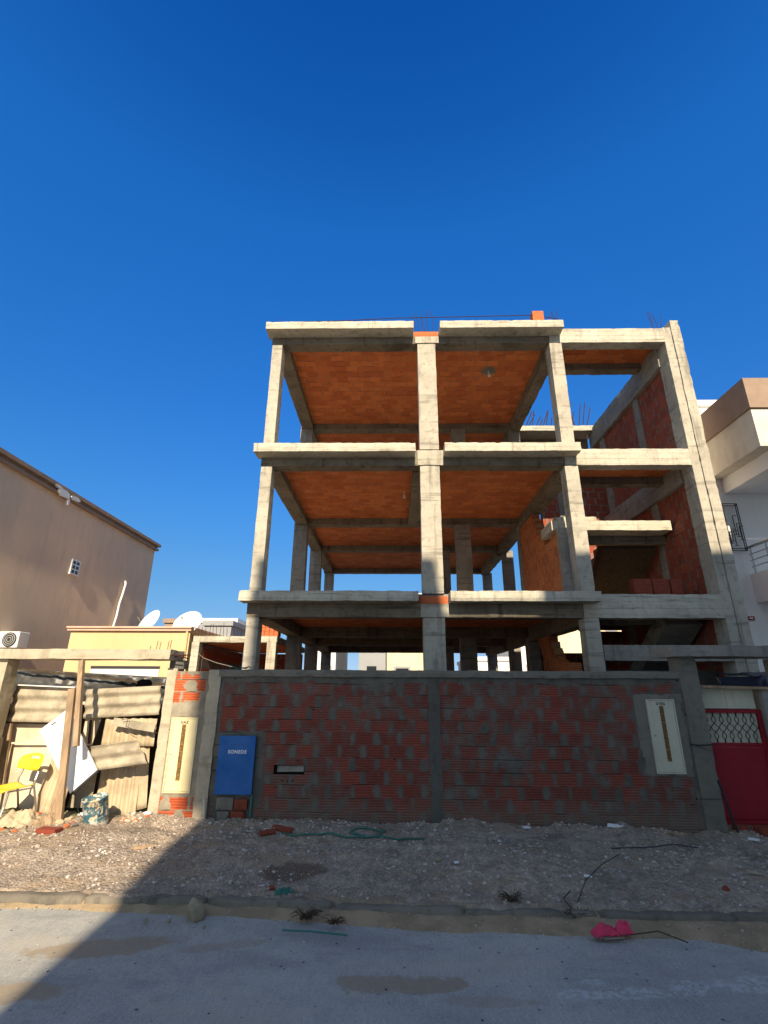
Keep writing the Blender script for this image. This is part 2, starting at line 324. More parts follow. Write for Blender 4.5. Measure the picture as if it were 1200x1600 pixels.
M['wallbrick'] = brick('street_wall_brick', 'xz', cA=(0.25,0.063,0.042), cB=(0.19,0.050,0.036), cM=(0.125,0.118,0.100), smear=0.42, jw=0.062, jh=0.010, oval=0.6, film=0.72, patch=0.62, soft=0.09, top=1.63, soil=0.20, bh=0.137, bw=0.275,
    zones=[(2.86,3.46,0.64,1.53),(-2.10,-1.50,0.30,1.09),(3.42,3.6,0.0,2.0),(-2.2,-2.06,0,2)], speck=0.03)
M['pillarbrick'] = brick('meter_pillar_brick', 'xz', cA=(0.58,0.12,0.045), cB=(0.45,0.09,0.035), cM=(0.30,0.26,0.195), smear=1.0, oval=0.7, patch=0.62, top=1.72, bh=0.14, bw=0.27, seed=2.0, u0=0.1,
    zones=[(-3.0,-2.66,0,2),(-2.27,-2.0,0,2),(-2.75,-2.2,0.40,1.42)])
M['firebrick'] = brick('party_wall_brick', 'yz', cA=(0.38,0.085,0.042), cB=(0.27,0.06,0.034), cM=(0.20,0.14,0.11), smear=0.35, jh=0.02, film=0.3, patch=0.66, bh=0.2, bw=0.3, seed=3.0, speck=0.09)
M['innerbrick'] = brick('partition_brick', 'yz', cA=(0.58,0.19,0.06), cB=(0.45,0.13,0.05), cM=(0.42,0.25,0.13), smear=0.2, jh=0.02, patch=0.72, bh=0.2, bw=0.3, seed=5.0, speck=0.05)
M['backbrick'] = brick('stair_back_brick', 'xz', cA=(0.40,0.09,0.05), cB=(0.30,0.07,0.04), cM=(0.24,0.2,0.17), smear=0.35, patch=0.70, bh=0.2, bw=0.3, seed=6.0)
M['loose'] = plain('fired_clay', (0.56,0.15,0.06), 0.9, 0.2, var=0.35, scale=25)
M['loose_dark'] = plain('red_clay', (0.24,0.055,0.032), 0.9, 0.2, var=0.4, scale=20)
M['rust'] = plain('rusty_steel', (0.05,0.022,0.015), 0.85, 0.3)
M['steel_dark'] = plain('dark_steel', (0.03,0.03,0.035), 0.6, 0.4)
M['black'] = plain('shadow_gap', (0.012,0.011,0.010), 0.9, 0.1)
M['wood'] = wood('weathered_timber', (0.40,0.28,0.175), (0.26,0.18,0.115))
M['wood_dark'] = wood('shuttering_timber', (0.085,0.058,0.034), (0.045,0.031,0.02))
M['ply'] = plaster('plywood', (0.68,0.58,0.43), (0.50,0.40,0.28), 2.5, 1.0)
M['fibro'] = plaster('fibre_cement', (0.43,0.37,0.275), (0.27,0.23,0.17), 5.0, 1.0, fine=40, bumpd=0.01)
M['fibro_tan'] = plaster('fibre_cement_tan', (0.54,0.43,0.29), (0.37,0.29,0.19), 4.0, 1.0)
M['tarp'] = plain('black_plastic', (0.06,0.058,0.055), 0.42, 0.5, var=0.5)
M['tarp_blue'] = plain('navy_plastic', (0.015,0.025,0.055), 0.35, 0.5)
M['white_board'] = plain('white_laminate', (0.78,0.80,0.82), 0.35, 0.5, var=0.08, scale=5)
M['white'] = plain('white_paint', (0.76,0.76,0.73), 0.5, 0.4, var=0.12)
M['cream'] = painted('cream_painted_steel', (0.78,0.65,0.37), (0.40,0.28,0.14), 0.45)
M['cream_grey'] = painted('ivory_painted_steel', (0.58,0.55,0.42), (0.24,0.19,0.12), 0.5)
M['blue'] = painted('blue_painted_steel', (0.003,0.105,0.37), (0.03,0.08,0.16), 0.3)
M['red'] = painted('red_painted_steel', (0.28,0.006,0.018), (0.10,0.035,0.03), 0.6)
M['yellow_plastic'] = plain('yellow_plastic', (0.85,0.60,0.03), 0.4, 0.4, var=0.05)
M['chrome'] = plain('brushed_steel', (0.45,0.44,0.42), 0.35, 0.5, metal=0.8, var=0.2)
M['brown'] = plaster('brown_render', (0.80,0.60,0.42), (0.66,0.52,0.39), 0.35, 1.0, bumpd=0.015)
M['yellow'] = plaster('yellow_render', (0.66,0.48,0.27), (0.60,0.43,0.235), 0.8, 0.7)
M['pink'] = plaster('pink_cornice', (0.62,0.42,0.32), (0.52,0.35,0.27), 2, 0.7)
M['nwhite'] = plaster('neighbour_white_render', (0.88,0.87,0.84), (0.82,0.81,0.78), 0.9, 0.6)
M['ngrey'] = plaster('neighbour_grey_render', (0.74,0.68,0.56), (0.62,0.56,0.46), 1.6, 0.9, bumpd=0.012)
M['nbrown'] = plaster('neighbour_brown_render', (0.34,0.245,0.185), (0.28,0.20,0.15), 2.2, 0.9, bumpd=0.012)
M['farwhite'] = plaster('far_white', (0.75,0.74,0.70), (0.66,0.65,0.60), 0.4, 0.5)
M['farcream'] = plaster('far_cream', (0.72,0.62,0.43), (0.62,0.52,0.35), 0.5, 0.8)
M['fargrey'] = plaster('far_grey', (0.33,0.33,0.34), (0.27,0.27,0.28), 0.5, 0.6)
M['glass'] = plain('dark_glass', (0.02,0.025,0.03), 0.08, 0.6, var=0.0)
M['green'] = plain('green_plastic', (0.03,0.16,0.12), 0.5, 0.4)
M['pinkcloth'] = plain('pink_cloth', (0.72,0.06,0.13), 0.9, 0.2, var=0.35, scale=18)
M['gold'] = plain('perforated_brass', (0.30,0.17,0.05), 0.7, 0.3, var=0.9, scale=60)
M['ink'] = plain('black_lettering', (0.03,0.03,0.03), 0.6, 0.3)
M['inkwhite'] = plain('white_lettering', (0.7,0.75,0.8), 0.6, 0.3)
M['stone'] = plain('rough_stone', (0.30,0.25,0.17), 0.9, 0.2, var=0.5, scale=16)

# ================================================================ the setting: ground, road, verge, kerb
def fbm(x, y, s=1.0, o=4):
    t = 0; a = 1; f = s
    for _ in range(o): t += a*noise.noise(Vector((x*f, y*f, 3.7))); a *= 0.5; f *= 2.1
    return t
def lerp_tab(x, tab):
    if x <= tab[0][0]: return tab[0][1]
    for (a, b), (c, d) in zip(tab, tab[1:]):
        if x <= c: return b+(d-b)*(x-a)/(c-a)
    return tab[-1][1]
KERB = [(-8, 4.60), (-3.2, 4.56), (-1.2, 4.46), (-0.1, 4.39), (1.3, 4.34), (2.8, 4.31), (8, 4.31)]
def verge_h(x, y):
    k = lerp_tab(x, KERB); t = (y-k-0.12)
    if y > 7.6: base = 0.1
    else: base = 0.080+0.055*min(1, max(0, t/0.6))
    left = min(1, max(0, (-1.9-x)/0.8)); base += 0.06*left*min(1, max(0, t/1.2))
    right = min(1, max(0, (x-1.5)/1.5)); base -= 0.05*right*min(1, max(0, t/1.2))
    mound = math.exp(-((x+1.35)/0.6)**2-((y-6.15)/0.28)**2)*0.10 + math.exp(-((x-0.9)/1.6)**2-((y-5.6)/0.5)**2)*0.05
    pit = math.exp(-((x+0.85)/0.22)**2-((y-5.0)/0.16)**2)*0.05
    amp = 0.045*min(1, max(0.2, t/0.5))
    foot = math.exp(-((y-6.36)/0.20)**2)*0.075*(0.35+1.0*noise.noise(Vector((x*1.7, 2, 0)))+0.5*noise.noise(Vector((x*5, 2, 0))))
    mound += math.exp(-((x+0.45)/0.35)**2-((y-5.9)/0.2)**2)*0.05+math.exp(-((x-2.6)/0.5)**2-((y-6.15)/0.22)**2)*0.05-math.exp(-((x-1.9)/1.4)**2-((y-5.15)/0.10)**2)*0.03-math.exp(-((x+0.2)/2.0)**2-((y-5.45)/0.07)**2)*0.02
    return base+mound-pit+max(0,foot)+amp*fbm(x, y, 1.7, 3)+0.013*fbm(x, y, 7, 4)+0.010*max(0, noise.noise(Vector((x*19, y*19, 1))))-0.012*max(0, noise.noise(Vector((x*2.1, y*6.5, 4))))

g = G('bare_earth', 0.95, 0.15)
c = g.mix(g.mr(g.noise(None, 0.35, 5), 0.35, 0.65), (0.25,0.20,0.15), (0.19,0.155,0.12)); g.bump(g.noise(None, 12, 6), 0.5, 0.03); M['earth'] = g.done(c)
mb = MB(); mb.add([(-700,-700,-0.03),(700,-700,-0.03),(700,900,-0.03),(-700,900,-0.03)], [(0,1,2,3)])
tag(mb.build('ground', M['earth']), kind='structure')

# concrete-grey road with drifted sand, chalky smears and specks
g = G('worn_road', 0.88, 0.25); x, y, z = g.xyz()
big = g.noise(None, 0.9, 6, 0.6); mid = g.noise(None, 6, 5, 0.6); fine = g.noise(None, 120, 3, 0.7); drag = g.noise(g.scl(60,9,1), 1.0, 4, 0.6)
c = g.mix(g.mr(big, 0.35, 0.68), (0.42,0.41,0.37), (0.335,0.328,0.305))
c = g.mix(g.m('MULTIPLY', g.mr(mid, 0.42, 0.7), 0.4), c, (0.28,0.275,0.26))
agg = g.vor(None, 150, 'F1', 1); ab = g.N.new('ShaderNodeRGBToBW'); g.L.new(agg, ab.inputs[0]); c = g.mix(0.5, c, g.mix(ab.outputs[0], (0.2,0.2,0.2), (0.8,0.8,0.8)), 'SOFT_LIGHT'); w1 = g.noise(g.scl(0.5,1.6,1), 1.3, 6, 0.7); c = g.mix(g.mr(w1, 0.5, 0.66, 0, 0.5), c, (0.46,0.41,0.33)); c = g.mix(g.mr(w1, 0.48, 0.36, 0, 0.45), c, (0.24,0.24,0.235)); c = g.mix(0.45, c, g.mix(drag, (0.3,0.3,0.3), (0.7,0.7,0.7)), 'OVERLAY'); c = g.mix(0.4, c, g.mix(fine, (0.2,0.2,0.2), (0.8,0.8,0.8)), 'OVERLAY')
n2 = g.noise(None, 3.5, 5, 0.65); n6 = g.noise(None, 26, 3, 0.6)
def ell(cx, cy, rx, ry, w=0.55, rot=0.0):
    dx = g.m('SUBTRACT', x, cx); dy = g.m('SUBTRACT', y, cy); dy = g.m('SUBTRACT', dy, g.m('MULTIPLY', dx, rot))
    d = g.m('ADD', g.m('POWER', g.m('ABSOLUTE', g.m('DIVIDE', dx, rx)), 2.0), g.m('POWER', g.m('ABSOLUTE', g.m('DIVIDE', dy, ry)), 2.0))
    d = g.m('ADD', d, g.m('ADD', g.m('MULTIPLY', g.m('SUBTRACT', n2, 0.5), 5.0), g.m('MULTIPLY', g.m('SUBTRACT', n6, 0.5), 1.6))); return g.mr(d, 0.7, 1.3, w, 0.0)
sand = None
for a in ((-1.85,3.93,0.42,0.12,0.75,0.16), (-2.05,3.43,0.26,0.11,0.75,0.1), (0.0,3.55,0.42,0.09,0.75,0.05), (-1.1,3.95,0.25,0.06,0.4,0.2), (0.5,3.40,0.30,0.05,0.35,0.0)):
    e = ell(*a); sand = e if sand is None else g.m('MAXIMUM', sand, e)
c = g.mix(sand, c, g.mix(n6, (0.36,0.28,0.185), (0.26,0.20,0.135)))
chalk = None
for a in ((1.35,3.50,0.42,0.06,0.45,0.05), (2.0,3.60,0.5,0.09,0.5,0.12), (1.15,3.60,0.10,0.03,0.5,0.0)):
    e = ell(*a); chalk = e if chalk is None else g.m('MAXIMUM', chalk, e)
c = g.mix(g.m('MULTIPLY', chalk, g.mr(n6, 0.4, 0.62)), c, (0.62,0.64,0.66))
sp = g.mr(g.vor(None, 11), 0.06, 0.12, 1.0, 0.0); c = g.mix(g.m('MULTIPLY', sp, g.mr(mid, 0.42, 0.58)), c, (0.035,0.035,0.04))
rs = g.mr(g.vor(g.scl(1,1,1), 5.3), 0.02, 0.035, 1.0, 0.0); c = g.mix(g.m('MULTIPLY', rs, 0.6), c, (0.30,0.10,0.08))
g.bump(g.m('ADD', g.m('MULTIPLY', fine, 0.6), g.m('ADD', mid, g.m('MULTIPLY', drag, 0.6))), 0.45, 0.006); M['road'] = g.done(c)
mb = MB(); vs = []; fs = []
xs = [-60,-30,-15,-8]+[-5+0.25*i for i in range(41)]+[8,15,30,60]; ys = [-7.9,-5,-2,0,1]+[2+0.15*i for i in range(18)]
for yy in ys:
    for xx in xs: vs.append((xx, yy, 0.0 if abs(xx) > 7 else 0.006*fbm(xx, yy, 0.8, 2)))
for j in range(len(ys)-1):
    for i in range(len(xs)-1): fs.append((j*len(xs)+i, j*len(xs)+i+1, (j+1)*len(xs)+i+1, (j+1)*len(xs)+i))
mb.add(vs, fs); tag(mb.build('road', M['road'], smooth=True), kind='structure')

# sand that has drifted against the kerb, a low wedge thinning towards the road
SAND = [(-8,4.42),(-3.0,4.55),(-2.4,4.50),(-1.6,4.44),(-0.9,4.37),(-0.2,4.28),(0.4,4.20),(1.0,4.19),(1.7,4.16),(2.1,4.15),(2.4,4.02),(2.8,3.94),(4.5,3.9),(8,3.9)]
g = G('drifted_sand', 0.95, 0.15); n = g.noise(None, 4, 6, 0.65); f = g.noise(None, 90, 3, 0.7)
c = g.mix(g.mr(n, 0.36, 0.62), (0.385,0.285,0.175), (0.27,0.20,0.125)); c = g.mix(g.mr(f, 0.55, 0.75, 0, 0.6), c, (0.12,0.10,0.08)); g.bump(g.m('ADD', n, g.m('MULTIPLY', f, 0.5)), 0.6, 0.012); M['sand'] = g.done(c)
mb = MB(); vs = []; fs = []; NX = 420; NY = 14
for i in range(NX+1):
    x = -7+14*i/NX; s0 = lerp_tab(x, SAND)-0.03+0.035*fbm(x, 0, 2.2, 3)+0.01*fbm(x, 5, 14, 2); k = lerp_tab(x, KERB)+0.10
    for j in range(NY+1):
        t = j/NY; y = s0+(k-s0)*t
        vs.append((x, y, -0.008+0.050*min(1, t*1.7)**0.8+0.012*fbm(x, y, 4, 3)*min(1, t*3)))
for i in range(NX):
    for j in range(NY): a = i*(NY+1)+j; fs.append((a, a+NY+1, a+NY+2, a+1))
mb.add(vs, fs); tag(mb.build('sand_drift', M['sand'], smooth=True), kind='structure')

# the gravelly verge
g = G('verge_gravel', 0.95, 0.15); a = g.noise(None, 0.8, 6, 0.6); b = g.noise(None, 7, 6, 0.7); f = g.noise(None, 60, 4, 0.7)
vo = g.vor(None, 42, 'F1', 1)
c = g.mix(g.mr(a, 0.35, 0.65), (0.43,0.345,0.27), (0.34,0.285,0.235)); c = g.mix(g.mr(b, 0.42, 0.66, 0, 0.7), c, (0.22,0.18,0.15))
vb = g.N.new('ShaderNodeRGBToBW'); g.L.new(vo, vb.inputs[0]); c = g.mix(0.55, c, g.mix(vb.outputs[0], (0.12,0.11,0.10), (0.9,0.88,0.84)), 'SOFT_LIGHT'); d2 = g.noise(g.scl(1.0,3.2,1), 1.1, 5, 0.65); c = g.mix(g.mr(d2, 0.5, 0.64, 0, 0.75), c, (0.33,0.245,0.165)); c = g.mix(g.mr(g.noise(None, 2.2, 5, 0.7), 0.54, 0.66, 0, 0.7), c, (0.19,0.155,0.12)); c = g.mix(g.mr(f, 0.6, 0.78, 0, 0.7), c, (0.60,0.55,0.48))
x, y, z = g.xyz()
pit = g.mr(g.m('ADD', g.m('ADD', g.m('POWER', g.m('DIVIDE', g.m('SUBTRACT', x, -0.85), 0.30), 2.0), g.m('POWER', g.m('DIVIDE', g.m('SUBTRACT', y, 5.0), 0.18), 2.0)), g.m('MULTIPLY', g.m('SUBTRACT', b, 0.5), 2.0)), 0.6, 1.1, 0.75, 0.0)
c = g.mix(pit, c, (0.13,0.085,0.06))
moss = g.m('MULTIPLY', g.mr(x, -3.0, -3.3, 0.0, 1.0), g.m('MULTIPLY', g.mr(y, 6.2, 6.45), g.mr(b, 0.35, 0.5))); c = g.mix(moss, c, (0.10,0.12,0.035))
g.bump(g.m('ADD', g.m('MULTIPLY', f, 0.7), g.m('ADD', b, g.m('MULTIPLY', g.vor(None, 42), 0.8))), 0.9, 0.022); M['verge'] = g.done(c)
mb = MB(); vs = []; fs = []; NX = 760; NY = 170
for i in range(NX+1):
    x = -6.5+13*i/NX; k = lerp_tab(x, KERB)+0.065+0.085*noise.noise(Vector((x*2.2, 0, 8)))+0.03*noise.noise(Vector((x*11, 0, 8)))
    for j in range(NY+1):
        t = j/NY; y = k+(8.6-k)*t**1.15; vs.append((x, y, verge_h(x, y)-(0.05 if j == 0 else 0)))
for i in range(NX):
    for j in range(NY): a = i*(NY+1)+j; fs.append((a, a+NY+1, a+NY+2, a+1))
mb.add(vs, fs); tag(mb.build('verge', M['verge'], smooth=True), kind='structure')

# kerb stones, worn and slightly out of line
M['kerb'] = concrete('kerb_concrete', (0.21,0.18,0.14),(0.15,0.13,0.105),(0.075,0.065,0.055), stain=0.7, boards=False, seed=13.0)
kt = thing('kerb', 'long broken concrete kerb half buried in sand along the road', 'kerb', (0, 4.42, 0))
x = -6.2; ki = 0
while x < 6.0:
    L = 0.96; ya = lerp_tab(x, KERB); yb = lerp_tab(x+L, KERB); mb = MB(); mb.rbox(0.0, L-0.006, 0, 0.13, -0.12, 0.074+random.uniform(-0.014, 0.006), seg=0.05, amp=0.006, chip=0.022, fr=4)
    an = math.atan2(yb-ya, L)+random.uniform(-0.012, 0.012); ca, sa = math.cos(an), math.sin(an); dy = random.uniform(-0.012, 0.012); tz = random.uniform(-0.012, 0.012)
    mb.v = [(x+a*ca-b*sa, ya+dy+a*sa+b*ca, cc+tz*a) for a, b, cc in mb.v]
    mb.build('kerb_stone', M['kerb'], kt, smooth=True); x += L

# loose gravel: many small stones in one object
g = G('pebbles', 0.9, 0.2); ri = g.geo.outputs['Random Per Island']
rp = g.N.new('ShaderNodeValToRGB'); g.L.new(ri, rp.inputs[0]); cr_ = rp.color_ramp
cr_.elements[0].position = 0; cr_.elements[0].color = (0.28,0.235,0.20,1); cr_.elements[1].position = 1; cr_.elements[1].color = (0.55,0.51,0.46,1)
for p_, c_ in ((0.3,(0.40,0.335,0.275,1)),(0.6,(0.48,0.41,0.35,1)),(0.8,(0.44,0.38,0.36,1)),(0.93,(0.56,0.50,0.44,1))): e = cr_.elements.new(p_); e.color = c_
g.L.new(rp.outputs[0], g.b.inputs['Base Color']); M['pebble'] = g.mat
ico = [(0,0,1)]+[(0.89*math.cos(a), 0.89*math.sin(a), 0.45) for a in [2*math.pi*k/5 for k in range(5)]]+[(0.89*math.cos(a), 0.89*math.sin(a), -0.45) for a in [2*math.pi*(k+.5)/5 for k in range(5)]]+[(0,0,-1)]
icf = [(0,1+k,1+(k+1)%5) for k in range(5)]+[(1+k,6+k,1+(k+1)%5) for k in range(5)]+[(1+(k+1)%5,6+k,6+(k+1)%5) for k in range(5)]+[(11,6+(k+1)%5,6+k) for k in range(5)]
def pebble(mb, x, y, z, r, rnd=random):
    q = Matrix.Rotation(rnd.uniform(0,6.28), 3, 'Z') @ Matrix.Rotation(rnd.uniform(-.5,.5), 3, 'X'); sx, sy, sz = r*rnd.uniform(.7,1.4), r*rnd.uniform(.6,1.1), r*rnd.uniform(.35,.8)
    mb.add([Vector((x,y,z))+q @ Vector((a*sx*rnd.uniform(.75,1.2), b*sy*rnd.uniform(.75,1.2), c*sz)) for a,b,c in ico], icf)
mb = MB(); rg = random.Random(3)
for _ in range(21000):
    x = rg.uniform(-5.2, 4.8); y = lerp_tab(x, KERB)+0.1+(6.42-lerp_tab(x, KERB)-0.1)*rg.random()**0.9
    if noise.noise(Vector((x*1.4, y*2.6, 9)))+0.5*noise.noise(Vector((x*5, y*8, 2))) < rg.uniform(-0.35, 0.30): continue
    r = 0.003+0.017*rg.random()**5; pebble(mb, x, y, verge_h(x, y)+r*0.15, r, rg)
# clods and bigger broken lumps mixed through it
for _ in range(900):
    x = rg.uniform(-5.0, 4.6); y = lerp_tab(x, KERB)+0.15+(6.38-lerp_tab(x, KERB)-0.15)*rg.random()**0.7
    if noise.noise(Vector((x*1.1+5, y*1.7, 3))) < rg.uniform(-0.15, 0.35): continue
    r = 0.009+0.024*rg.random()**3; pebble(mb, x, y, verge_h(x, y)-r*0.1, r, rg)      # earth_clod
for _ in range(900):
    x = rg.uniform(-4.5, 4.2); s0 = lerp_tab(x, SAND); y = rg.uniform(s0-0.10, s0+0.25); pebble(mb, x, y, 0.008+max(0, min(0.035, (y-s0)*0.3)), 0.003+0.008*rg.random()**3, rg)
for _ in range(450):
    x = rg.uniform(-3.5, 3.5); y = rg.uniform(2.8, 4.2); pebble(mb, x, y, 0.004, 0.0025+0.005*rg.random()**3, rg)
tag(mb.build('gravel', M['pebble']), 'fine pale gravel and small stones strewn over the verge and sand', 'gravel', kind='stuff')

# low dry stems and chaff caught in the gravel
mb = MB()
for _ in range(2600):
    x = rg.uniform(-5.0, 4.6); y = lerp_tab(x, KERB)+0.12+(6.38-lerp_tab(x, KERB)-0.12)*rg.random()
    if noise.noise(Vector((x*1.9, y*2.9, 31))) < rg.uniform(-0.1, 0.4): continue
    z = verge_h(x, y); a = rg.uniform(0, 6.28); l = rg.uniform(0.015, 0.06)*(1.6 if rg.random() < 0.06 else 1); e = rg.uniform(0.1, 0.7)*l
    mb.tube([(x, y, z), (x+math.cos(a)*l, y+math.sin(a)*l, z+e)], 0.0016, 3, cap=False)
M['chaff'] = plain('dry_stems', (0.17,0.125,0.08), 0.95, 0.1, var=0.6, scale=3)
tag(mb.build('dry_stems', M['chaff']), 'low dry stems and chaff scattered through the gravel of the verge', 'dry stems', kind='stuff')

# ================================================================ the unfinished building
LV = [(3.19, 2.76), (6.09, 5.73), (9.0, 8.64)]                  # slab top, beam soffit of each storey
B = thing('unfinished_building', 'three storey bare concrete frame building with orange hollow-brick ceilings, unfinished behind the street wall', 'building', (1.8, 9.0, 0))
def rb(name, mat, *a, label=None, **k):
    mb = MB(); mb.rbox(*a, **k); return mb.build(name, M[mat], B, label, smooth=False)
YR = [9.0, 12.80, 15.54, 18.86]
for li, (t, b) in enumerate(LV):
    z0 = 0.0 if li == 0 else LV[li-1][0]
    # front columns
    for (a, c_) in ((-2.616,-2.395),(0.549,0.937),(3.40,3.665)): rb('column', 'conc_col', a, c_, 9.0, 9.3, z0, b, seg=0.11, amp=0.004, chip=0.008)
    if li < 2 or True:
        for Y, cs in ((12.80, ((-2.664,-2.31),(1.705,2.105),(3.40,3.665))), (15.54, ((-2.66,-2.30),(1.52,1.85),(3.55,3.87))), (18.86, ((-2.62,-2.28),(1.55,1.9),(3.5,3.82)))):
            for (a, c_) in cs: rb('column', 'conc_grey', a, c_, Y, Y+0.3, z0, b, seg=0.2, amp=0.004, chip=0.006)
    # beams running across
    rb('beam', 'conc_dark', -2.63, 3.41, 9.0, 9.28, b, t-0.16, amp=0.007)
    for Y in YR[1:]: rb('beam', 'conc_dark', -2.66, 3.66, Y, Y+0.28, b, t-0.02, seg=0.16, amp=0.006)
    rb('beam', 'conc', 3.41, 5.90, 8.99, 9.25, b, t, amp=0.007, chip=0.016)
    # beams running back
    for (a, c_) in ((-2.62,-2.30),(3.40,3.67)):
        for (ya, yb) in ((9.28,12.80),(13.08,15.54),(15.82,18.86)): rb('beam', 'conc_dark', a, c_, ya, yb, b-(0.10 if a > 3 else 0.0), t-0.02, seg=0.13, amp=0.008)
    # floor slab and the brick underside between the beams
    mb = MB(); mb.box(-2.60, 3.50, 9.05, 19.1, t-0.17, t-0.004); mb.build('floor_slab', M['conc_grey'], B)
    for (ya, yb) in ((9.28,12.80),(13.08,15.54),(15.82,18.86)):
        mb = MB(); nx, ny = 60, 40; mb.sheet((-2.30, ya, t-0.185), (5.70, 0, 0), (0, yb-ya, 0), nx, ny, 0.014, lambda p, q: 0.006*noise.noise(Vector((p*14, q*9, li)))); mb.build('brick_ceiling', M['ceil'], B)
    # cantilevered balcony edges, in two lengths with a gap at the middle column
    for (a, c_) in ((-2.715, 0.46), (1.015, 3.65)):
        if li == 2: c_ = min(c_, 3.66)
        rb('balcony_slab', 'conc', a, c_, 8.70, 9.06, t-0.185, t, seg=0.07, amp=0.006, chip=0.018)
    # the gap: a concrete block with bricks bedded on it
    rb('column_head', 'conc_col', 0.50, 1.02, 8.975, 9.26, b, t-(0.19 if li != 1 else 0.03), seg=0.07, amp=0.005, chip=0.014)
    if li != 1:
        rb('brick_filling', 'loose', 0.47, 1.005, 8.99, 9.25, t-0.19, t-0.05, seg=0.05, amp=0.007, chip=0.02)
# middle beam under the second floor
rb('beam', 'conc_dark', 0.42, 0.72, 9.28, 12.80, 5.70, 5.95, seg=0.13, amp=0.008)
# right bay: narrow slab strip at the front, its back beam, then the open stair well
for li, (t, b) in enumerate(LV):
    mb = MB(); mb.box(3.67, 5.9, 9.2, 10.2, t-0.17, t-0.01); mb.build('floor_slab', M['conc_grey'], B)
    mb = MB(); mb.sheet((3.67, 9.25, t-0.185), (2.23, 0, 0), (0, 0.75, 0), 20, 8, 0.014); mb.build('brick_ceiling', M['ceil'], B)
    rb('beam', 'conc_dark', 3.67, 5.88, 9.98, 10.2, b, t-0.02, amp=0.006)
mb = MB(); mb.box(3.67, 5.86, 10.2, 13.04, 3.02, 3.18); mb.build('floor_slab', M['conc_dark'], B)
# outer corner column of the right bay and the party wall behind it
rb('column', 'conc_col', 5.88, 6.055, 8.985, 9.36, 0, 9.02, seg=0.1, amp=0.005, chip=0.016, label='tall corner column at the right end of the frame')
rb('wall_end', 'conc_col', 6.062, 6.262, 8.97, 9.42, 0, 9.21, seg=0.1, amp=0.010, chip=0.022, label='rough rendered end of the right hand wall rising above the roof')
rb('wall_end', 'conc_grey', 6.04, 6.09, 9.02, 9.38, 0, 9.0, seg=0.3)
mb = MB(); mb.box(5.955, 6.22, 9.36, 13.3, 0, 8.90); mb.build('party_wall', M['firebrick'], B)
for (ya, yb) in ((10.55, 10.80), (12.55, 12.85)): rb('tie_column', 'conc_grey', 5.915, 6.0, ya, yb, 0, 8.3, seg=0.12, amp=0.008)
rb('beam', 'conc_grey', 5.84, 6.0, 9.3, 13.3, 8.22, 8.78, seg=0.12, amp=0.010, chip=0.02)
rb('beam', 'conc_grey', 5.84, 6.0, 9.37, 13.3, 5.49, 6.02, seg=0.12, amp=0.010, chip=0.02)
# inner brick leaf against the party wall on the first floor, with a sloping top
mb = MB(); mb.prism([(9.40, 3.19), (9.40, 5.02), (10.50, 4.60), (10.50, 3.19)], 5.90, 5.95, 'x'); mb.build('brick_leaf', M['firebrick'], B)
# back of the stair well
mb = MB(); mb.box(4.16, 5.95, 13.08, 13.28, 3.19, 7.05); mb.build('stair_back_wall', M['backbrick'], B)
rb('column', 'conc_grey', 4.62, 4.98, 13.0, 13.3, 3.19, 7.05, seg=0.12)
# ground floor back wall with a ragged hole knocked through
hx = [(4.05,2.83),(4.10,2.84),(4.10,2.72),(4.17,2.72),(4.17,2.58),(4.24,2.58),(4.24,2.47),(4.32,2.47),(4.32,2.41),(4.86,2.41),(4.86,2.47),(4.95,2.47),(4.95,2.62),(5.0,2.62),(5.0,2.84),(4.70,3.05),(4.55,3.055),(4.10,2.87)]
mb = MB(); mb.prism([(3.40,0),(5.95,0),(5.95,2.945),(5.30,2.945),(5.30,2.985),(5.95,2.985),(5.95,3.10)]+[(4.62,3.10),(4.66,3.053),(4.70,3.05),(5.0,2.84),(5.0,2.62),(4.95,2.62),(4.95,2.47),(4.86,2.47),(4.86,2.41),(4.32,2.41),(4.32,2.47),(4.24,2.47),(4.24,2.58),(4.17,2.58),(4.17,2.72),(4.10,2.72),(4.10,2.87),(4.55,3.055),(4.60,3.10),(3.40,3.10)], 13.05, 13.2, 'y')
mb.build('stair_back_wall', M['backbrick'], B, label='ground floor back wall with a ragged hole through it')
rb('beam', 'conc_dark', 3.6, 5.95, 13.0, 13.25, 3.1, 3.6, seg=0.15)
# stair landing, flight and drop beam
rb('stair_landing', 'conc', 3.34, 5.84, 10.0, 10.75, 4.70, 4.915, seg=0.08, amp=0.006, chip=0.014)
rb('stair_landing', 'conc', 3.45, 4.32, 10.03, 10.9, 4.90, 5.01, seg=0.08, amp=0.008, chip=0.02)
mb = MB(); mb.prism([(10.60,4.45),(12.30,3.19),(12.55,3.19),(10.76,4.66),(10.76,4.9),(10.60,4.9)], 4.62, 5.76, 'x'); mb.build('stair_flight', M['wood_dark'], B)
mb = MB()
for k in range(8): mb.box(4.64, 5.74, 10.77+0.22*k, 10.99+0.22*k, 4.50-0.163*k, 4.74-0.163*k)
mb.build('stair_steps', M['conc_grey'], B)
rb('beam', 'conc_dark', 3.9, 5.9, 10.42, 10.58, 4.52, 4.71)
mb = MB(); mb.prism([(9.6,2.72),(9.85,2.98),(13.0,0.9),(13.0,0.6)], 5.15, 5.83, 'x'); mb.build('stair_flight', M['conc_grey'], B)
# low parapet beam across the right bay on the ground floor
rb('beam', 'conc_grey', 3.67, 5.88, 8.98, 9.20, 2.03, 2.30, seg=0.09, amp=0.008)
mb = MB(); mb.box(3.67, 5.9, 9.6, 9.75, 0.0, 1.90); mb.build('back_partition', M['mortar_dark'], B)
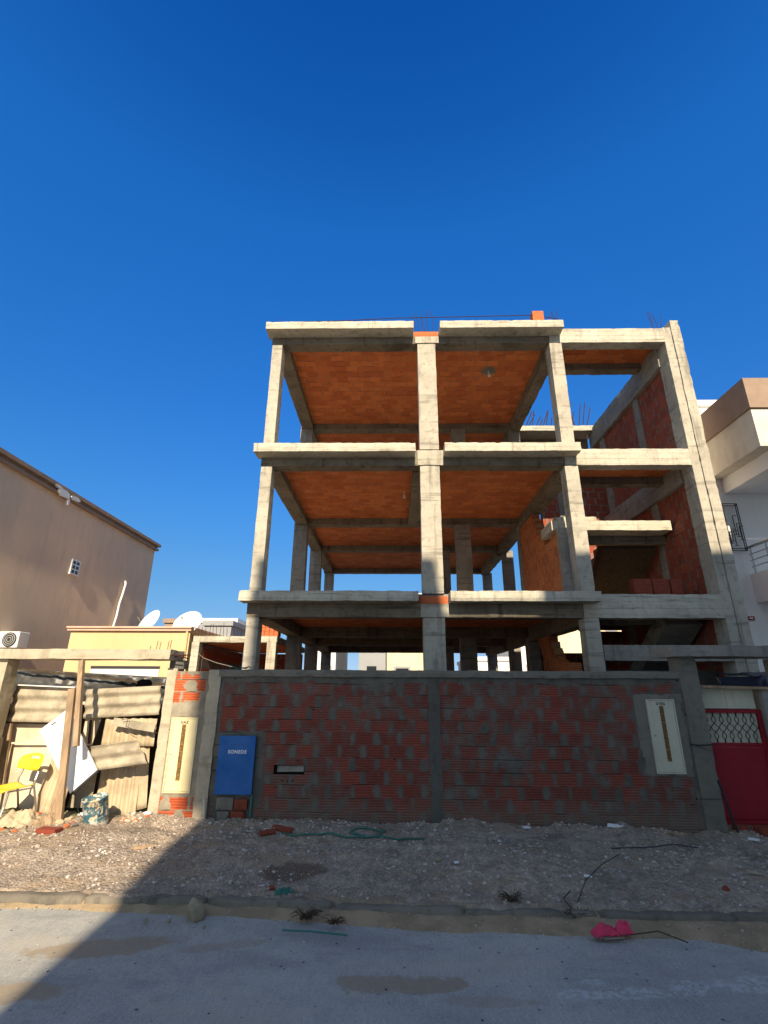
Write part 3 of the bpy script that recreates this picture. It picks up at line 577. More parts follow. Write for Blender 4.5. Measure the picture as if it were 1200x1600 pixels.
# partition walls running back on the line of the third column
def stepped(pts): return pts
mb = MB(); mb.prism([(9.98,3.19),(12.86,3.19),(12.88,3.6),(12.83,3.8),(12.88,4.2),(12.82,4.4),(12.86,5.0),(12.80,5.60),(11.62,5.62),(11.62,5.44),(11.47,5.44),(11.47,5.26),(11.32,5.26),(11.32,5.08),(11.17,5.08),(11.17,4.92),(11.02,4.92),(11.02,4.76),(10.87,4.76),(10.87,4.60),(10.72,4.60),(10.55,4.58),(10.30,4.66),(9.98,4.69)], 3.42, 3.62, 'x')
mb.build('partition_wall', M['innerbrick'], B, label='first floor brick partition with a ragged stepped top')
rb('tie_column', 'conc_grey', 3.415, 3.64, 9.80, 9.98, 3.19, 4.70, seg=0.08)
mb = MB(); mb.prism([(9.95,0),(12.0,0),(11.95,1.6),(11.78,1.9),(11.85,2.1),(11.75,2.2),(11.85,2.35),(12.1,2.66),(11.16,2.66),(11.16,2.52),(11.04,2.52),(11.04,2.38),(10.92,2.38),(10.92,2.24),(10.78,2.24),(10.78,2.12),(10.6,2.12),(10.6,2.04),(9.95,2.04)], 3.42, 3.6, 'x')
mb.build('partition_wall', M['innerbrick'], B, label='ground floor brick partition broken open in the middle')
# upper rear slab over the stair with bars left standing out of it
rb('roof_slab', 'conc', 3.67, 5.93, 13.0, 15.6, 8.68, 8.85, seg=0.12, amp=0.008, chip=0.02)
rb('beam', 'conc_dark', 3.67, 5.90, 13.55, 13.9, 8.25, 8.68, seg=0.15)
rg = random.Random(5)
for i in range(19):
    x = 3.82+i*0.107+rg.uniform(-0.02,0.02); h = rg.uniform(0.30,0.62)*(1.5 if i > 11 else 1); ln = rg.uniform(0.08, 0.24)*(-0.7 if i == 15 else 1)
    mb = MB(); mb.tube([(x, 13.1, 8.84), (x+ln*0.5, 13.1, 8.84+h*0.5), (x+ln*1.05, 13.12, 8.84+h)], 0.015, 5); mb.build('rebar', M['rust'], B)
# roof bars: starters at the columns and a long loose bar lying along the edge
for (x, y) in ((0.50,9.05),(0.58,9.1),(0.66,9.02),(0.72,9.1),(0.78,9.05),(0.90,9.08),(-2.5,8.95),(3.55,9.1),(3.64,9.1),(3.72,9.08),(5.72,9.1),(5.80,9.15),(5.88,9.12),(5.95,9.1)):
    h = rg.uniform(0.42,0.58) if x > -2 else 0.30
    mb = MB(); mb.tube([(x, y, 8.98), (x+rg.uniform(-.02,.02), y, 9.0+h*0.5), (x+rg.uniform(-.07,.05), y, 9.0+h)], 0.006, 5); mb.build('rebar', M['rust'], B)
mb = MB(); mb.tube([(-2.45,8.85,9.10),(-1.2,8.85,9.13),(0.1,8.85,9.20),(0.6,8.88,9.23),(1.5,8.85,9.22),(3.0,8.85,9.25),(3.6,8.88,9.18)], 0.009, 5); mb.build('rebar', M['rust'], B)
mb = MB(); mb.tube([(0.5,9.2,9.12),(1.8,9.2,9.15),(3.75,9.2,9.16)], 0.005, 5); mb.build('rebar', M['rust'], B)
# ceiling hook in its mortar patch, and small lamp holder below
mb = MB(); mb.add([(2.33+0.17*math.cos(a)*(1+.15*math.sin(3*a)), 10.25+0.17*math.sin(a), 8.812) for a in [k*math.pi/8 for k in range(16)]]+[(2.33,10.25,8.806)], [(k,(k+1)%16,16) for k in range(16)])
hp = mb.build('mortar_patch', M['mortar'], B); mb = MB(); mb.tube([(2.33,10.25,8.81),(2.33,10.25,8.70)], 0.02, 8); mb.tube([(2.33,10.22,8.70),(2.33,10.22,8.64)], 0.035, 10); mb.build('ceiling_hook', M['white'], hp)
mb = MB(); mb.tube([(0.28,10.8,5.92),(0.28,10.8,5.80)], 0.012, 6); mb.tube([(0.28,10.8,5.80),(0.28,10.8,5.73)], 0.03, 10); mb.build('lamp_holder', M['white'], B)

# loose hollow bricks
def hollow_brick(loc, label, group=None, mat='loose', size=(0.30,0.20,0.15), rz=0.0, rx=0.0, holes=True):
    sx, sy, sz = size; mb = MB(); n = 5
    prof = []
    mb.rbox(-sx/2, sx/2, -sy/2, sy/2, 0, sz, seg=0.025, amp=0.0015, chip=0.004, fr=8)
    Rm = Matrix.Translation(loc) @ Matrix.Rotation(rz, 4, 'Z') @ Matrix.Rotation(rx, 4, 'X')
    o = MB(); o.v = [Vector(v) for v in mb.v]; 
    # ribs: press shallow grooves into long faces
    vv = []
    for v in o.v:
        gph = 0.5+0.5*math.cos(v.z/sz*2*math.pi*5)
        y = v.y - (0.004*gph if v.y > sy*0.45 else (-0.004*gph if v.y < -sy*0.45 else 0)); vv.append((v.x, y, v.z))
    mb.v = vv; b = mb.build('hollow_brick', M[mat], None); b.matrix_world = Rm; return tag(b, label, 'brick', group)
hollow_brick((3.17,8.92,9.0), 'orange hollow brick standing alone on the roof edge', size=(0.24,0.2,0.34))
for (x, sx, lb) in ((4.70,0.33,'left of the three red bricks standing on the first floor edge by the stair'), (5.04,0.31,'middle of the three red bricks standing on the first floor edge by the stair'), (5.32,0.2,'right narrow one of the three red bricks on the first floor edge by the stair')):
    hollow_brick((x,9.42,3.19), lb, 'bricks stood on the first floor edge', 'loose_dark', (sx,0.2,0.345), rz=0.12*(x-5.0))
hollow_brick((2.0,12.4,3.19), 'orange brick standing upright at the foot of the middle rear column', None, 'loose', (0.28,0.2,0.28))
hollow_brick((2.30,12.35,3.19), 'flat orange brick lying right of the rear column foot', None, 'loose', (0.3,0.2,0.06), rz=0.3)

# ================================================================ street wall with meter pillar
W = thing('street_wall', 'red hollow-brick garden wall smeared with grey mortar in front of the unfinished building', 'wall', (0.7, 6.4, 0))
def wb(name, mat, *a, label=None, **k):
    mb = MB(); mb.rbox(*a, **k); return mb.build(name, M[mat], W, label)
# brickwork, left open where the slot and the blue cabinet's recess are
def wall_grid(x0, x1, z0, z1, y, mat, name):
    mb = MB(); nx = int((x1-x0)/0.05); nz = int((z1-z0)/0.05)
    mb.sheet((x0, y, z0), (x1-x0, 0, 0), (0, 0, z1-z0), nx, nz, 0.02, lambda a, b: -0.006*noise.noise(Vector((x0+(x1-x0)*a, 5, z0+(z1-z0)*b))*3)-0.004*noise.noise(Vector((x0+(x1-x0)*a, 9, z0+(z1-z0)*b))*13))
    return mb.build(name, M[mat], W)
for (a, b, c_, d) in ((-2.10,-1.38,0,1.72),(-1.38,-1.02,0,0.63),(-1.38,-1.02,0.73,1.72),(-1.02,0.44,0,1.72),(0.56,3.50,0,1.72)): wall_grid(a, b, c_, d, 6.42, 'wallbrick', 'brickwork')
wb('wall_core', 'mortar_dark', -2.08, 3.60, 6.47, 6.58, 0, 1.74, seg=0.3)
wb('coping', 'mortar', -2.13, 3.48, 6.37, 6.60, 1.70, 1.785, seg=0.05, amp=0.006, chip=0.012)
wb('tie_column', 'mortar_dark', 0.428, 0.572, 6.395, 6.5, 0, 1.712, seg=0.05, amp=0.006, chip=0.006)
wb('end_pillar', 'mortar', 3.475, 3.705, 6.385, 6.62, 0, 1.955, seg=0.05, amp=0.005, chip=0.012)
# letter slot
mb = MB(); mb.box(-1.38, -1.02, 6.43, 6.47, 0.625, 0.735); sl = mb.build('letter_slot', M['black'], W)
mb = MB(); mb.sheet((-1.34, 6.415, 0.655), (0.31,0,0.004), (0,0.02,0.065), 10, 3, 0.004); mb.build('slot_lid', M['conc_grey'], sl)
# meter pillar, sunlit, left of the corner
wb('meter_pillar', 'pillar', -2.79, -2.66, 6.41, 6.62, 0, 1.80, seg=0.05, amp=0.006, chip=0.012)
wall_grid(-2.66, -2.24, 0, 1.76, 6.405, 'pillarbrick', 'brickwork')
wb('meter_pillar', 'pillar', -2.26, -2.10, 6.375, 6.62, 0, 1.782, seg=0.05, amp=0.007, chip=0.02)
wb('pillar_core', 'pillar', -2.68, -2.24, 6.44, 6.62, 0, 1.765, seg=0.06, amp=0.006)
# small drilled holes below the slot and here and there
mb = MB()
for (x, z) in ((-1.27,0.57),(-1.21,0.565),(-1.15,0.565),(-1.34,0.5),(-0.95,1.33),(-1.93,1.68),(0.02,0.80),(3.44,1.68),(3.42,0.42),(3.36,0.36),(3.47,0.98),(-1.10,0.78),(3.47,1.30)): mb.tube([(x,6.395,z),(x,6.43,z)], 0.009, 8)
mb.build('drill_hole', M['black'], W)
mb = MB(); mb.tube([(3.46,6.38,0.98),(3.56,6.36,0.975),(3.72,6.36,0.985)], 0.008, 6); mb.tube([(3.50,6.375,0.975),(3.60,6.35,0.93),(3.74,6.38,0.90)], 0.003, 5); mb.tube([(3.44,6.39,0.42),(3.6,6.37,0.425),(3.73,6.37,0.42)], 0.003, 5); mb.build('tie_wire', M['steel_dark'], W)
# broken bricks in the hole under the blue cabinet
mb = MB(); mb.box(-2.05,-1.6,6.40,6.43,0.12,0.42); mb.build('recess', M['mortar_dark'], W)
for (a, b, c_, d, m) in ((-2.0,-1.80,0.27,0.40,'mortar'),(-1.79,-1.64,0.27,0.38,'loose_dark'),(-1.98,-1.84,0.14,0.26,'mortar'),(-1.83,-1.66,0.14,0.26,'loose_dark')): wb('rubble_brick', m, a, b, 6.36, 6.41, c_, d, seg=0.03, amp=0.006, chip=0.02)
mb = MB(); mb.tube([(-1.60,6.37,0.10),(-1.60,6.37,0.42)], 0.011, 8); mb.build('pipe', M['green'], W)

def text_mesh(txt, size, loc, mat, parent, bold=0.0, name='lettering'):
    cu = bpy.data.curves.new('lettering', 'FONT'); cu.body = txt; cu.size = size; cu.align_x = 'CENTER'; cu.align_y = 'CENTER'; cu.extrude = 0.001; cu.offset = bold; cu.space_character = 1.15
    to = bpy.data.objects.new('lettering', cu); col.objects.link(to); bpy.context.view_layer.update()
    me = bpy.data.meshes.new_from_object(to.evaluated_get(bpy.context.evaluated_depsgraph_get())); bpy.data.objects.remove(to)
    me.transform(Matrix.Translation(Vector(loc)-OFF[parent.name]) @ Matrix.Rotation(math.pi/2, 4, 'X'))
    me.materials.clear(); me.materials.append(mat); o = bpy.data.objects.new(name, me); col.objects.link(o); o.parent = parent; OFF[o.name] = OFF[parent.name]; return o

def meter_box(x0, x1, z0, z1, y, mat, word, label, seed):
    t = thing('meter_cabinet', label, 'meter cabinet', ((x0+x1)/2, y, z0)); cx = (x0+x1)/2
    mb = MB()
    for a in ((x0,x0+0.014,z0,z1),(x1-0.014,x1,z0,z1),(x0+0.014,x1-0.014,z0,z0+0.014),(x0+0.014,x1-0.014,z1-0.014,z1)): mb.box(a[0],a[1],y-0.012,y+0.05,a[2],a[3])
    mb.build('frame', M[mat], t, bevel=0.002)
    mb = MB(); mb.box(x0+0.017,x1-0.017,y-0.006,y+0.04,z0+0.017,z1-0.017); dr = mb.build('door', M[mat], t, bevel=0.002)
    zt, zb = z1-0.075, z0+0.13
    mb = MB(); mb.box(cx-0.024,cx+0.024,y-0.009,y-0.005,zb,zt); vn = mb.build('vent', M['gold'], dr)
    rg = random.Random(seed); mb = MB(); n = 46
    for k in range(n):
        zc = zb+(zt-zb)*(k+.5)/n
        for q in range(4):
            if rg.random() < 0.72: mb.box(cx-0.022+q*0.0115, cx-0.013+q*0.0115, y-0.0105, y-0.009, zc-0.0035, zc+0.0035)
    mb.build('vent_slots', M['ink'] if seed == 2 else M['rust'], vn)
    mb = MB(); mb.tube([(x0+0.045,y-0.010,z0+(z1-z0)*0.5),(x0+0.045,y-0.004,z0+(z1-z0)*0.5)], 0.007, 10); mb.build('lock', M['ink'], dr)
    text_mesh(word, 0.042, (cx, y-0.0075, z1-0.052), M['ink'], dr, 0.0012)
    return t
meter_box(-2.636,-2.318,0.432,1.233,6.385,'cream','GAZ','tall cream meter cabinet lettered GAZ on the sunlit pillar',1)
meter_box(3.022,3.350,0.670,1.468,6.385,'cream_grey','STEG','tall ivory meter cabinet lettered STEG in grey mortar at the right of the wall',2)
mb = MB(); mb.rbox(2.88,3.46,6.395,6.43,0.64,1.53,seg=0.04,amp=0.004,chip=0.02); mb.build('mortar_surround', M['mortar'], W)
# blue water-meter cabinet
t = thing('water_cabinet', 'bright blue steel cabinet lettered SONEDE at the left end of the brick wall', 'meter cabinet', (-1.815, 6.38, 0.43))
x0, x1, z0, z1, y = -2.030, -1.602, 0.428, 1.040, 6.35
mb = MB(); mb.box(x0+0.006,x1-0.006,y+0.02,y+0.10,z0+0.006,z1-0.004); mb.build('cabinet_body', M['steel_dark'], t)
mb = MB(); mb.box(x0,x1,y,y+0.02,z0,z1); dr = mb.build('door', M['blue'], t, bevel=0.003)
mb = MB()
for k in range(6):
    for zz in (z0+0.11, z1-0.095): mb.tube([(x0+0.10+k*0.046,y-0.0015,zz),(x0+0.10+k*0.046,y+0.002,zz)], 0.0045, 8)
mb.build('vent_hole', M['ink'], dr)
text_mesh('SONEDE', 0.052, ((x0+x1)/2+0.01, y-0.001, z1-0.172), M['inkwhite'], dr, 0.0015)

# ================================================================ building across the street (behind the camera); its shadow falls on road and wall
def shadow_block(mb, xl, xr, z0, z1, y0=-8.0, d=5.0):
    k = -LX; mb.prism([(xl, y0), (xr, y0), (xr+k*d+0.5, y0-d), (xl+k*d, y0-d)], z0, z1, 'z')
OB = thing('apartment_building', 'tall pale building across the road that shades the street wall, stepped at its roofline', 'building', (6, -8, 0))
mb = MB(); shadow_block(mb, -1.60, 22, 0, 12.8); mb.build('wall', M['farcream'], OB)
mb = MB(); shadow_block(mb, -1.83, 22, 12.81, 13.86); mb.build('upper_storey', M['farwhite'], OB)
mb = MB(); shadow_block(mb, -1.83, 1.46, 13.87, 14.90); mb.build('roof_parapet', M['farwhite'], OB)
mb = MB(); shadow_block(mb, 3.28, 7.4, 13.87, 15.03); mb.build('roof_parapet', M['farwhite'], OB)
mb = MB(); shadow_block(mb, 7.41, 22, 13.87, 17.25); mb.build('stair_tower', M['farwhite'], OB)
for i in range(4):
    for j in range(4):
        mb = MB(); x = -0.2+3.4*i; z = 1.0+3.0*j; mb.box(x, x+1.4, -8.0, -7.96, z, z+1.4); wf = mb.build('window', M['white'], OB)
        mb = MB(); mb.box(x+.08, x+1.32, -7.965, -7.94, z+.08, z+1.32); mb.build('pane', M['glass'], wf)

# ================================================================ big brown building on the left
BB = thing('rendered_building', 'large windowless brown rendered building side at the left edge with a pale cornice', 'building', (-9, 14, 0))
mb = MB(); mb.box(-17, -9, 4.0, 18.1, 0, 6.40); mb.build('wall', M['brown'], BB)
mb = MB(); mb.box(-17.05, -8.90, 3.95, 18.20, 6.40, 6.47); mb.box(-17, -8.95, 4.0, 18.15, 6.47, 6.56); mb.box(-17.05, -8.86, 3.95, 18.26, 6.56, 6.66); mb.build('cornice', M['nbrown'], BB)
# small glass-block vent window
y0, z0 = 13.55, 4.30; a = (-9.0, 13.40, 4.52); 
wf = None
mb = MB(); mb.box(-9.02,-8.95,13.42,13.82,4.50,4.93); wf = mb.build('window', M['white'], BB)
for i in range(2):
    for j in range(3):
        mb = MB(); yy = 13.47+i*0.17; zz = 4.54+j*0.13; mb.box(-8.96,-8.945,yy,yy+0.12,zz,zz+0.09); mb.build('pane', M['glass'], wf)
# splash of white paint on the cornice and a patch of pale hose down the wall
pw = MB(); rg = random.Random(11)
for (yc, zc, w, h) in ((12.35,6.46,0.55,0.22),(12.58,6.32,0.10,0.24),(12.85,6.50,0.40,0.14),(12.1,6.56,0.3,0.1)):
    n = 9; pw.prism([(yc+w/2*math.cos(t)*rg.uniform(.75,1.1), zc+h/2*math.sin(t)*rg.uniform(.75,1.1)) for t in [2*math.pi*k/n for k in range(n)]], -8.90, -8.845, 'x')
pw.build('cornice_patch', M['white'], BB)
mb = MB(); mb.tube([(-8.97,16.35,4.88),(-8.93,16.35,4.80),(-8.93,16.28,4.45),(-8.93,16.18,4.1),(-8.93,16.15,3.7),(-8.93,16.05,3.3),(-8.93,15.9,3.2)], 0.035, 8); mb.build('hose', M['white'], BB, smooth=True)
# outdoor unit of an air conditioner on the brown wall
AC = thing('air_conditioner', 'white outdoor air conditioner unit mounted on the brown wall at the far left', 'air conditioner', (-8.75, 11.6, 2.35))
mb = MB(); mb.box(-8.99,-8.52,11.5,11.85,2.38,2.74); mb.build('casing', M['white'], AC, bevel=0.015)
mb = MB(); mb.lathe((-8.72,11.495,2.56), [(0.0,0.0),(0.16,0.0),(0.16,-0.015),(0.14,-0.02)], 24, (0,1,0)); fg = mb.build('fan_grille', M['steel_dark'], AC)
mb = MB()
for r in (0.05,0.09,0.13): mb.tube([(-8.72+r*math.cos(t),11.475,2.56+r*math.sin(t)) for t in [2*math.pi*k/16 for k in range(17)]], 0.004, 5)
mb.build('grille_rings', M['white'], fg)
mb = MB(); mb.bar((-9.0,11.55,2.355),(-8.55,11.55,2.355),0.03,0.03); mb.bar((-9.0,11.8,2.355),(-8.55,11.8,2.355),0.03,0.03); mb.build('bracket', M['steel_dark'], AC)

# ================================================================ yellow house with dishes on its roof
YH = thing('yellow_house', 'low yellow house with a pinkish cornice behind the yard on the left', 'house', (-6.2, 12.1, 0))
mb = MB(); mb.box(-7.66,-4.80,12.0,16,0,2.81); mb.build('wall', M['yellow'], YH)
mb = MB(); mb.box(-7.72,-4.76,11.93,16.05,2.81,2.845); mb.box(-7.69,-4.78,11.96,16.05,2.845,2.87); mb.box(-7.74,-4.75,11.91,16.05,2.87,2.91); mb.build('cornice', M['pink'], YH)
mb = MB(); mb.tube([(-4.86,11.97,2.81),(-4.86,11.97,0)], 0.03, 8); mb.build('drain_pipe', M['yellow'], YH)
mb = MB(); mb.box(-7.0,-5.4,11.96,12.01,0.4,1.95); dr = mb.build('garage_door', M['white'], YH); mb = MB(); mb.box(-7.0,-5.4,11.95,12.0,1.95,2.01); mb.build('door_head', M['steel_dark'], dr)
def dish(loc, face, r, label):
    t = thing('satellite_dish', label, 'satellite dish', loc, 'white dishes on the yellow house roof'); mb = MB(); f = Vector(face).normalized(); c = Vector(loc)+Vector((0,0,0.30))
    mb.lathe(c, [(0.001,-0.06),(r*.3,-0.052),(r*.55,-0.035),(r*.8,-0.013),(r,0.012),(r+.008,0.012),(r+.008,0.0),(r*.8,-.03),(r*.5,-.055),(0.001,-.075)], 32, f); mb.build('reflector', M['white_board'], t, smooth=True)
    mb = MB(); mb.tube([Vector(loc)+Vector((0,0.12,-0.1)), Vector(loc)+Vector((0,0.12,0.25)), c-f*0.05], 0.02, 8); mb.build('mast', M['chrome'], t)
    mb = MB(); e = c+f*0.34+Vector((0,0,-0.08)); mb.tube([c-Vector((0,0,r*.95)), e], 0.008, 6); mb.tube([e, e-f*0.05], 0.022, 8); mb.build('feed_arm', M['chrome'], t)
dish((-5.98,12.3,2.76), (-0.55,-0.85,0.55), 0.33, 'left satellite dish on the yellow roof, turned slightly away')
dish((-5.0,12.25,2.73), (-0.15,-1,0.65), 0.35, 'right satellite dish on the yellow roof, facing the street')

# ================================================================ low unfinished concrete house behind, with a stack of hollow bricks on it
CH = thing('concrete_house', 'low unfinished concrete house with open dark front between yellow house and frame building', 'house', (-3.4, 12.2, 0))
mb = MB(); mb.rbox(-4.73,-2.72,12.05,16,2.56,2.71,seg=0.15); mb.build('roof_slab', M['conc'], CH)
mb = MB(); mb.box(-4.5,-2.75,12.3,15.8,2.54,2.555); mb.build('brick_ceiling', M['ceil'], CH)
for (a, b) in ((-4.73,-4.55),(-2.95,-2.73)):
    mb = MB(); mb.rbox(a,b,12.0,12.25,0,2.56,seg=0.15); mb.build('column', M['conc'], CH)
mb = MB(); mb.box(-4.5,-2.75,15.6,15.8,0,2.5); mb.box(-4.7,-4.55,12.3,15.6,0,2.5); mb.build('brick_wall', M['backbrick'], CH)
mb = MB(); mb.box(-3.85,-3.6,15.55,15.6,0.9,2.3); mb.build('window', M['black'], CH)
for k in range(14):
    x = -4.7+k*0.085; mb = MB(); mb.tube([(x,12.05,2.7),(x+rg.uniform(-.02,.02),12.05,2.7+rg.uniform(.15,.32))], 0.006, 5); mb.build('rebar', M['rust'], CH)
k = 0
for r_ in range(3):
    for q in range(4 if r_ < 2 else 3):
        hollow_brick((-3.12+q*0.115+r_*0.01, 12.25, 2.712+r_*0.10), 'orange hollow brick in the neat stack on the low concrete roof', 'stacked hollow bricks on the low roof', 'loose', (0.105,0.28,0.095)); k += 1

# ================================================================ white neighbour house on the right
NH = thing('white_house', 'white and grey rendered house with brown roof band at the right edge', 'house', (9.5, 11, 0))
mb = MB(); mb.box(6.55,15,11.0,14,0,8.25); mb.build('wall', M['nwhite'], NH)
mb = MB(); mb.box(6.5,15,10.93,14,8.25,8.40); mb.build('cornice', M['white'], NH)
mb = MB(); mb.box(7.5,15,9.22,10.995,6.26,7.12); mb.build('bay', M['ngrey'], NH)
mb = MB(); mb.box(7.46,15.05,9.17,10.99,7.13,7.84); mb.build('roof_band', M['nbrown'], NH); mb = MB(); mb.box(7.49,15.05,9.20,10.985,7.841,7.86); mb.build('band_capping', M['white'], NH)
mb = MB(); mb.box(7.80,15,9.35,10.995,5.90,6.255); mb.build('soffit_beam', M['nwhite'], NH)
mb = MB(); mb.prism([(7.95,9.7),(15,9.7),(15,10.99),(7.95,10.99)], 3.35, 3.98, 'z'); mb.build('balcony', M['nwhite'], NH)
rl = MB(); ends = (9.75, 10.95); rl.tube([(8.0,ends[0],4.58),(8.0,ends[1]+0.04,4.58)], 0.032, 8); rl.tube([(8.0,ends[0],4.58),(14,ends[0],4.58)], 0.032, 8)
for zz in (4.42,4.28,4.14): rl.tube([(8.0,ends[0],zz),(8.0,ends[1],zz)], 0.012, 6); rl.tube([(8.0,ends[0],zz),(14,ends[0],zz)], 0.012, 6)
for yy in (9.8,10.4,10.88): rl.tube([(8.0,yy,3.98),(8.0,yy,4.58)], 0.018, 6)
rl.build('balcony_railing', M['chrome'], NH)
# wrought-iron window grille
mb = MB(); mb.box(7.66,7.93,10.99,11.03,4.52,5.60); mb.build('window', M['white'], NH)
mb = MB(); X0,X1,Z0,Z1 = 7.60,7.95,4.50,5.62; yy = 10.90
for z in (Z0,Z0+0.05,Z1-0.05,Z1): mb.bar((X0-0.3,yy,z),(X1,yy,z),0.014,0.014)
for x in (X0+.02,X1-0.04,X1): mb.bar((x,yy,Z0),(x,yy,Z1),0.014,0.014,(1,0,0))
rg = random.Random(4)
for k in range(6):
    x = X0+.04+0.05*k; a = Z0+rg.uniform(.1,.4); b = a+rg.uniform(.25,.5); b = min(b, Z1-.06); mb.bar((x,yy,a),(x,yy,b),0.012,0.012,(1,0,0)); mb.bar((x,yy,b),(x+0.09,yy,b),0.012,0.012); mb.bar((x-0.04,yy,a),(x+0.05,yy,a),0.012,0.012)
for z in (Z0+.02, Z1-.02): mb.bar((X1-.01,yy,z),(X1-.01,11.0,z),0.012,0.012)
mb.build('window_grille', M['steel_dark'], NH)
mb = MB(); mb.box(7.66,7.80,10.97,11.0,2.98,3.06); sg = mb.build('alarm_plate', M['red'], NH); mb = MB(); mb.box(7.68,7.76,10.962,10.97,3.005,3.035); mb.build('plate_mark', M['white'], sg)

# ================================================================ houses far behind, seen through the ground floor and over the roofs
def far_house(name, x0, x1, y, h, mat, label, wins, dep=8, par=None):
    t = thing(name, label, 'house', ((x0+x1)/2, y, 0)); mb = MB(); mb.box(x0,x1,y,y+dep,0,h); mb.build('wall', M[mat], t)
    mb = MB(); mb.box(x0-.1,x1+.1,y-.1,y+dep,h,h+0.25); mb.build('parapet', M[par or mat], t)
    for (wx, wz, ww, wh) in wins:
        mb = MB(); mb.box(wx,wx+ww,y-.05,y+.02,wz,wz+wh); w = mb.build('window', M['fargrey'], t); mb = MB(); mb.box(wx+.12,wx+ww-.12,y-.08,y-.05,wz+.12,wz+wh-.12); mb.build('pane', M['glass'], w)
far_house('town_house', -4.6, -3.3, 30, 5.8, 'farwhite', 'narrow white house far behind with a slanting roof edge, left of the gap', [(-3.8,2.0,0.3,0.7)])
far_house('town_house', -1.95, -0.4, 30, 6.0, 'fargrey', 'grey town house with a white window seen through the ground floor', [(-1.6,2.3,0.8,0.5)])
far_house('town_house', -0.35, 3.6, 32, 7.0, 'farcream', 'cream town house with a small window hood seen through the ground floor', [(0.1,2.0,1.0,0.75)], par='farwhite')
far_house('town_house', 5.3, 7.8, 34, 3.2, 'farwhite', 'low bright white house far behind, left of the rear column', [(6.6,1.9,0.5,0.4)])
far_house('town_house', 7.85, 9.2, 32, 6.0, 'farwhite', 'taller white house beside the low white one, seen past the rear column', [(8.2,1.9,0.3,1.0)])
far_house('sunlit_house', 10.5, 22, 36, 7.6, 'farcream', 'sunlit yellowish house wall seen through the ragged hole', [(15.0,4.6,0.8,0.8)])
far_house('roof_shed', -13.6, -11.4, 30, 5.1, 'nbrown', 'brown roof structure just above the left satellite dish', [(-13.0,3.8,0.6,0.6)])
far_house('roof_shed', -11.3, -9.0, 29, 5.0, 'fargrey', 'grey ribbed roof structure behind the rooftop bars', [(-10.6,3.6,0.6,0.6)], par='farwhite')
far_house('roof_shed', -9.7, -8.3, 26, 4.5, 'fargrey', 'darker grey box on a roof just left of the frame building', [(-9.4,3.3,0.5,0.6)], par='fargrey')

# ================================================================ left yard: concrete lintel frame and screening made of scrap
LF = thing('concrete_portal', 'weathered concrete lintel on a post spanning the scrap-screened yard entrance on the left', 'portal', (-4.0, 6.4, 0))
mb = MB(); mb.rbox(-6.2,-2.70,6.22,6.66,1.892,2.012,seg=0.08,amp=0.006,chip=0.01); mb.build('lintel', M['pillar'], LF)
mb = MB(); mb.rbox(-5.4,-4.72,6.28,6.50,0,1.89,seg=0.1,amp=0.008); mb.build('post', M['pillar'], LF)
mb = MB(); mb.rbox(-2.78,-2.60,6.43,6.60,1.79,1.90,seg=0.06,amp=0.008); mb.build('stub', M['mortar_dark'], LF)
for (x, h) in ((-2.94,0.12),(-2.90,0.11),(-2.80,0.12),(-2.77,0.13),(-3.02,0.06)):
    mb = MB(); mb.tube([(x,6.35,2.0),(x+.01,6.35,2.0+h)], 0.004, 5); mb.build('rebar', M['steel_dark'], LF)
for k in range(8):
    y = 6.26+k*0.05; mb = MB(); mb.tube([(-2.72,y,1.95+0.02*math.sin(k*2.1)),(-2.60,y+.02*math.sin(k),1.94+0.03*math.sin(k*3))], 0.007, 5); mb.build('rebar', M['rust'], LF)

def one(name, mb, mat, label, cat, group=None, **k):
    return tag(mb.build(name, M[mat], None, **k), label, cat, group)
def V(*a): return Vector(a)
def panel4(mb, p00, p10, p01, nu, nv, th, disp=None):
    p00, p10, p01 = Vector(p00), Vector(p10), Vector(p01); return mb.sheet(p00, p10-p00, p01-p00, nu, nv, th, disp)
def wave(period_count, amp, along='v', ph=0.0):
    return (lambda a, b: amp*math.sin(2*math.pi*period_count*(b if along == 'v' else a)+ph)+0.004*noise.noise(Vector((a*3, b*3, ph))))
# horizontal corrugated sheets
mb = MB(); panel4(mb, (-4.795, 6.620, 1.156), (-3.932, 6.620, 1.146), (-4.783, 6.620, 1.584), 20, 40, 0.008, wave(3.0,0.015)); one('corrugated_sheet', mb, 'fibro', 'wide grey corrugated sheet with a white top edge, above the yellow chair', 'corrugated sheet', smooth=True)
mb = MB(); mb.bar((-4.756, 6.580, 1.592), (-3.997, 6.580, 1.565), 0.04, 0.012); one('edge_strip', mb, 'white', 'thin white strip along the top of the left corrugated sheet', 'strip')
mb = MB(); panel4(mb, (-3.838, 6.620, 1.198), (-2.899, 6.620, 1.248), (-3.869, 6.620, 1.543), 20, 40, 0.008, wave(2.6,0.016)); one('corrugated_sheet', mb, 'fibro', 'grey corrugated sheet fixed level between the timber prop and the meter pillar', 'corrugated sheet', smooth=True)
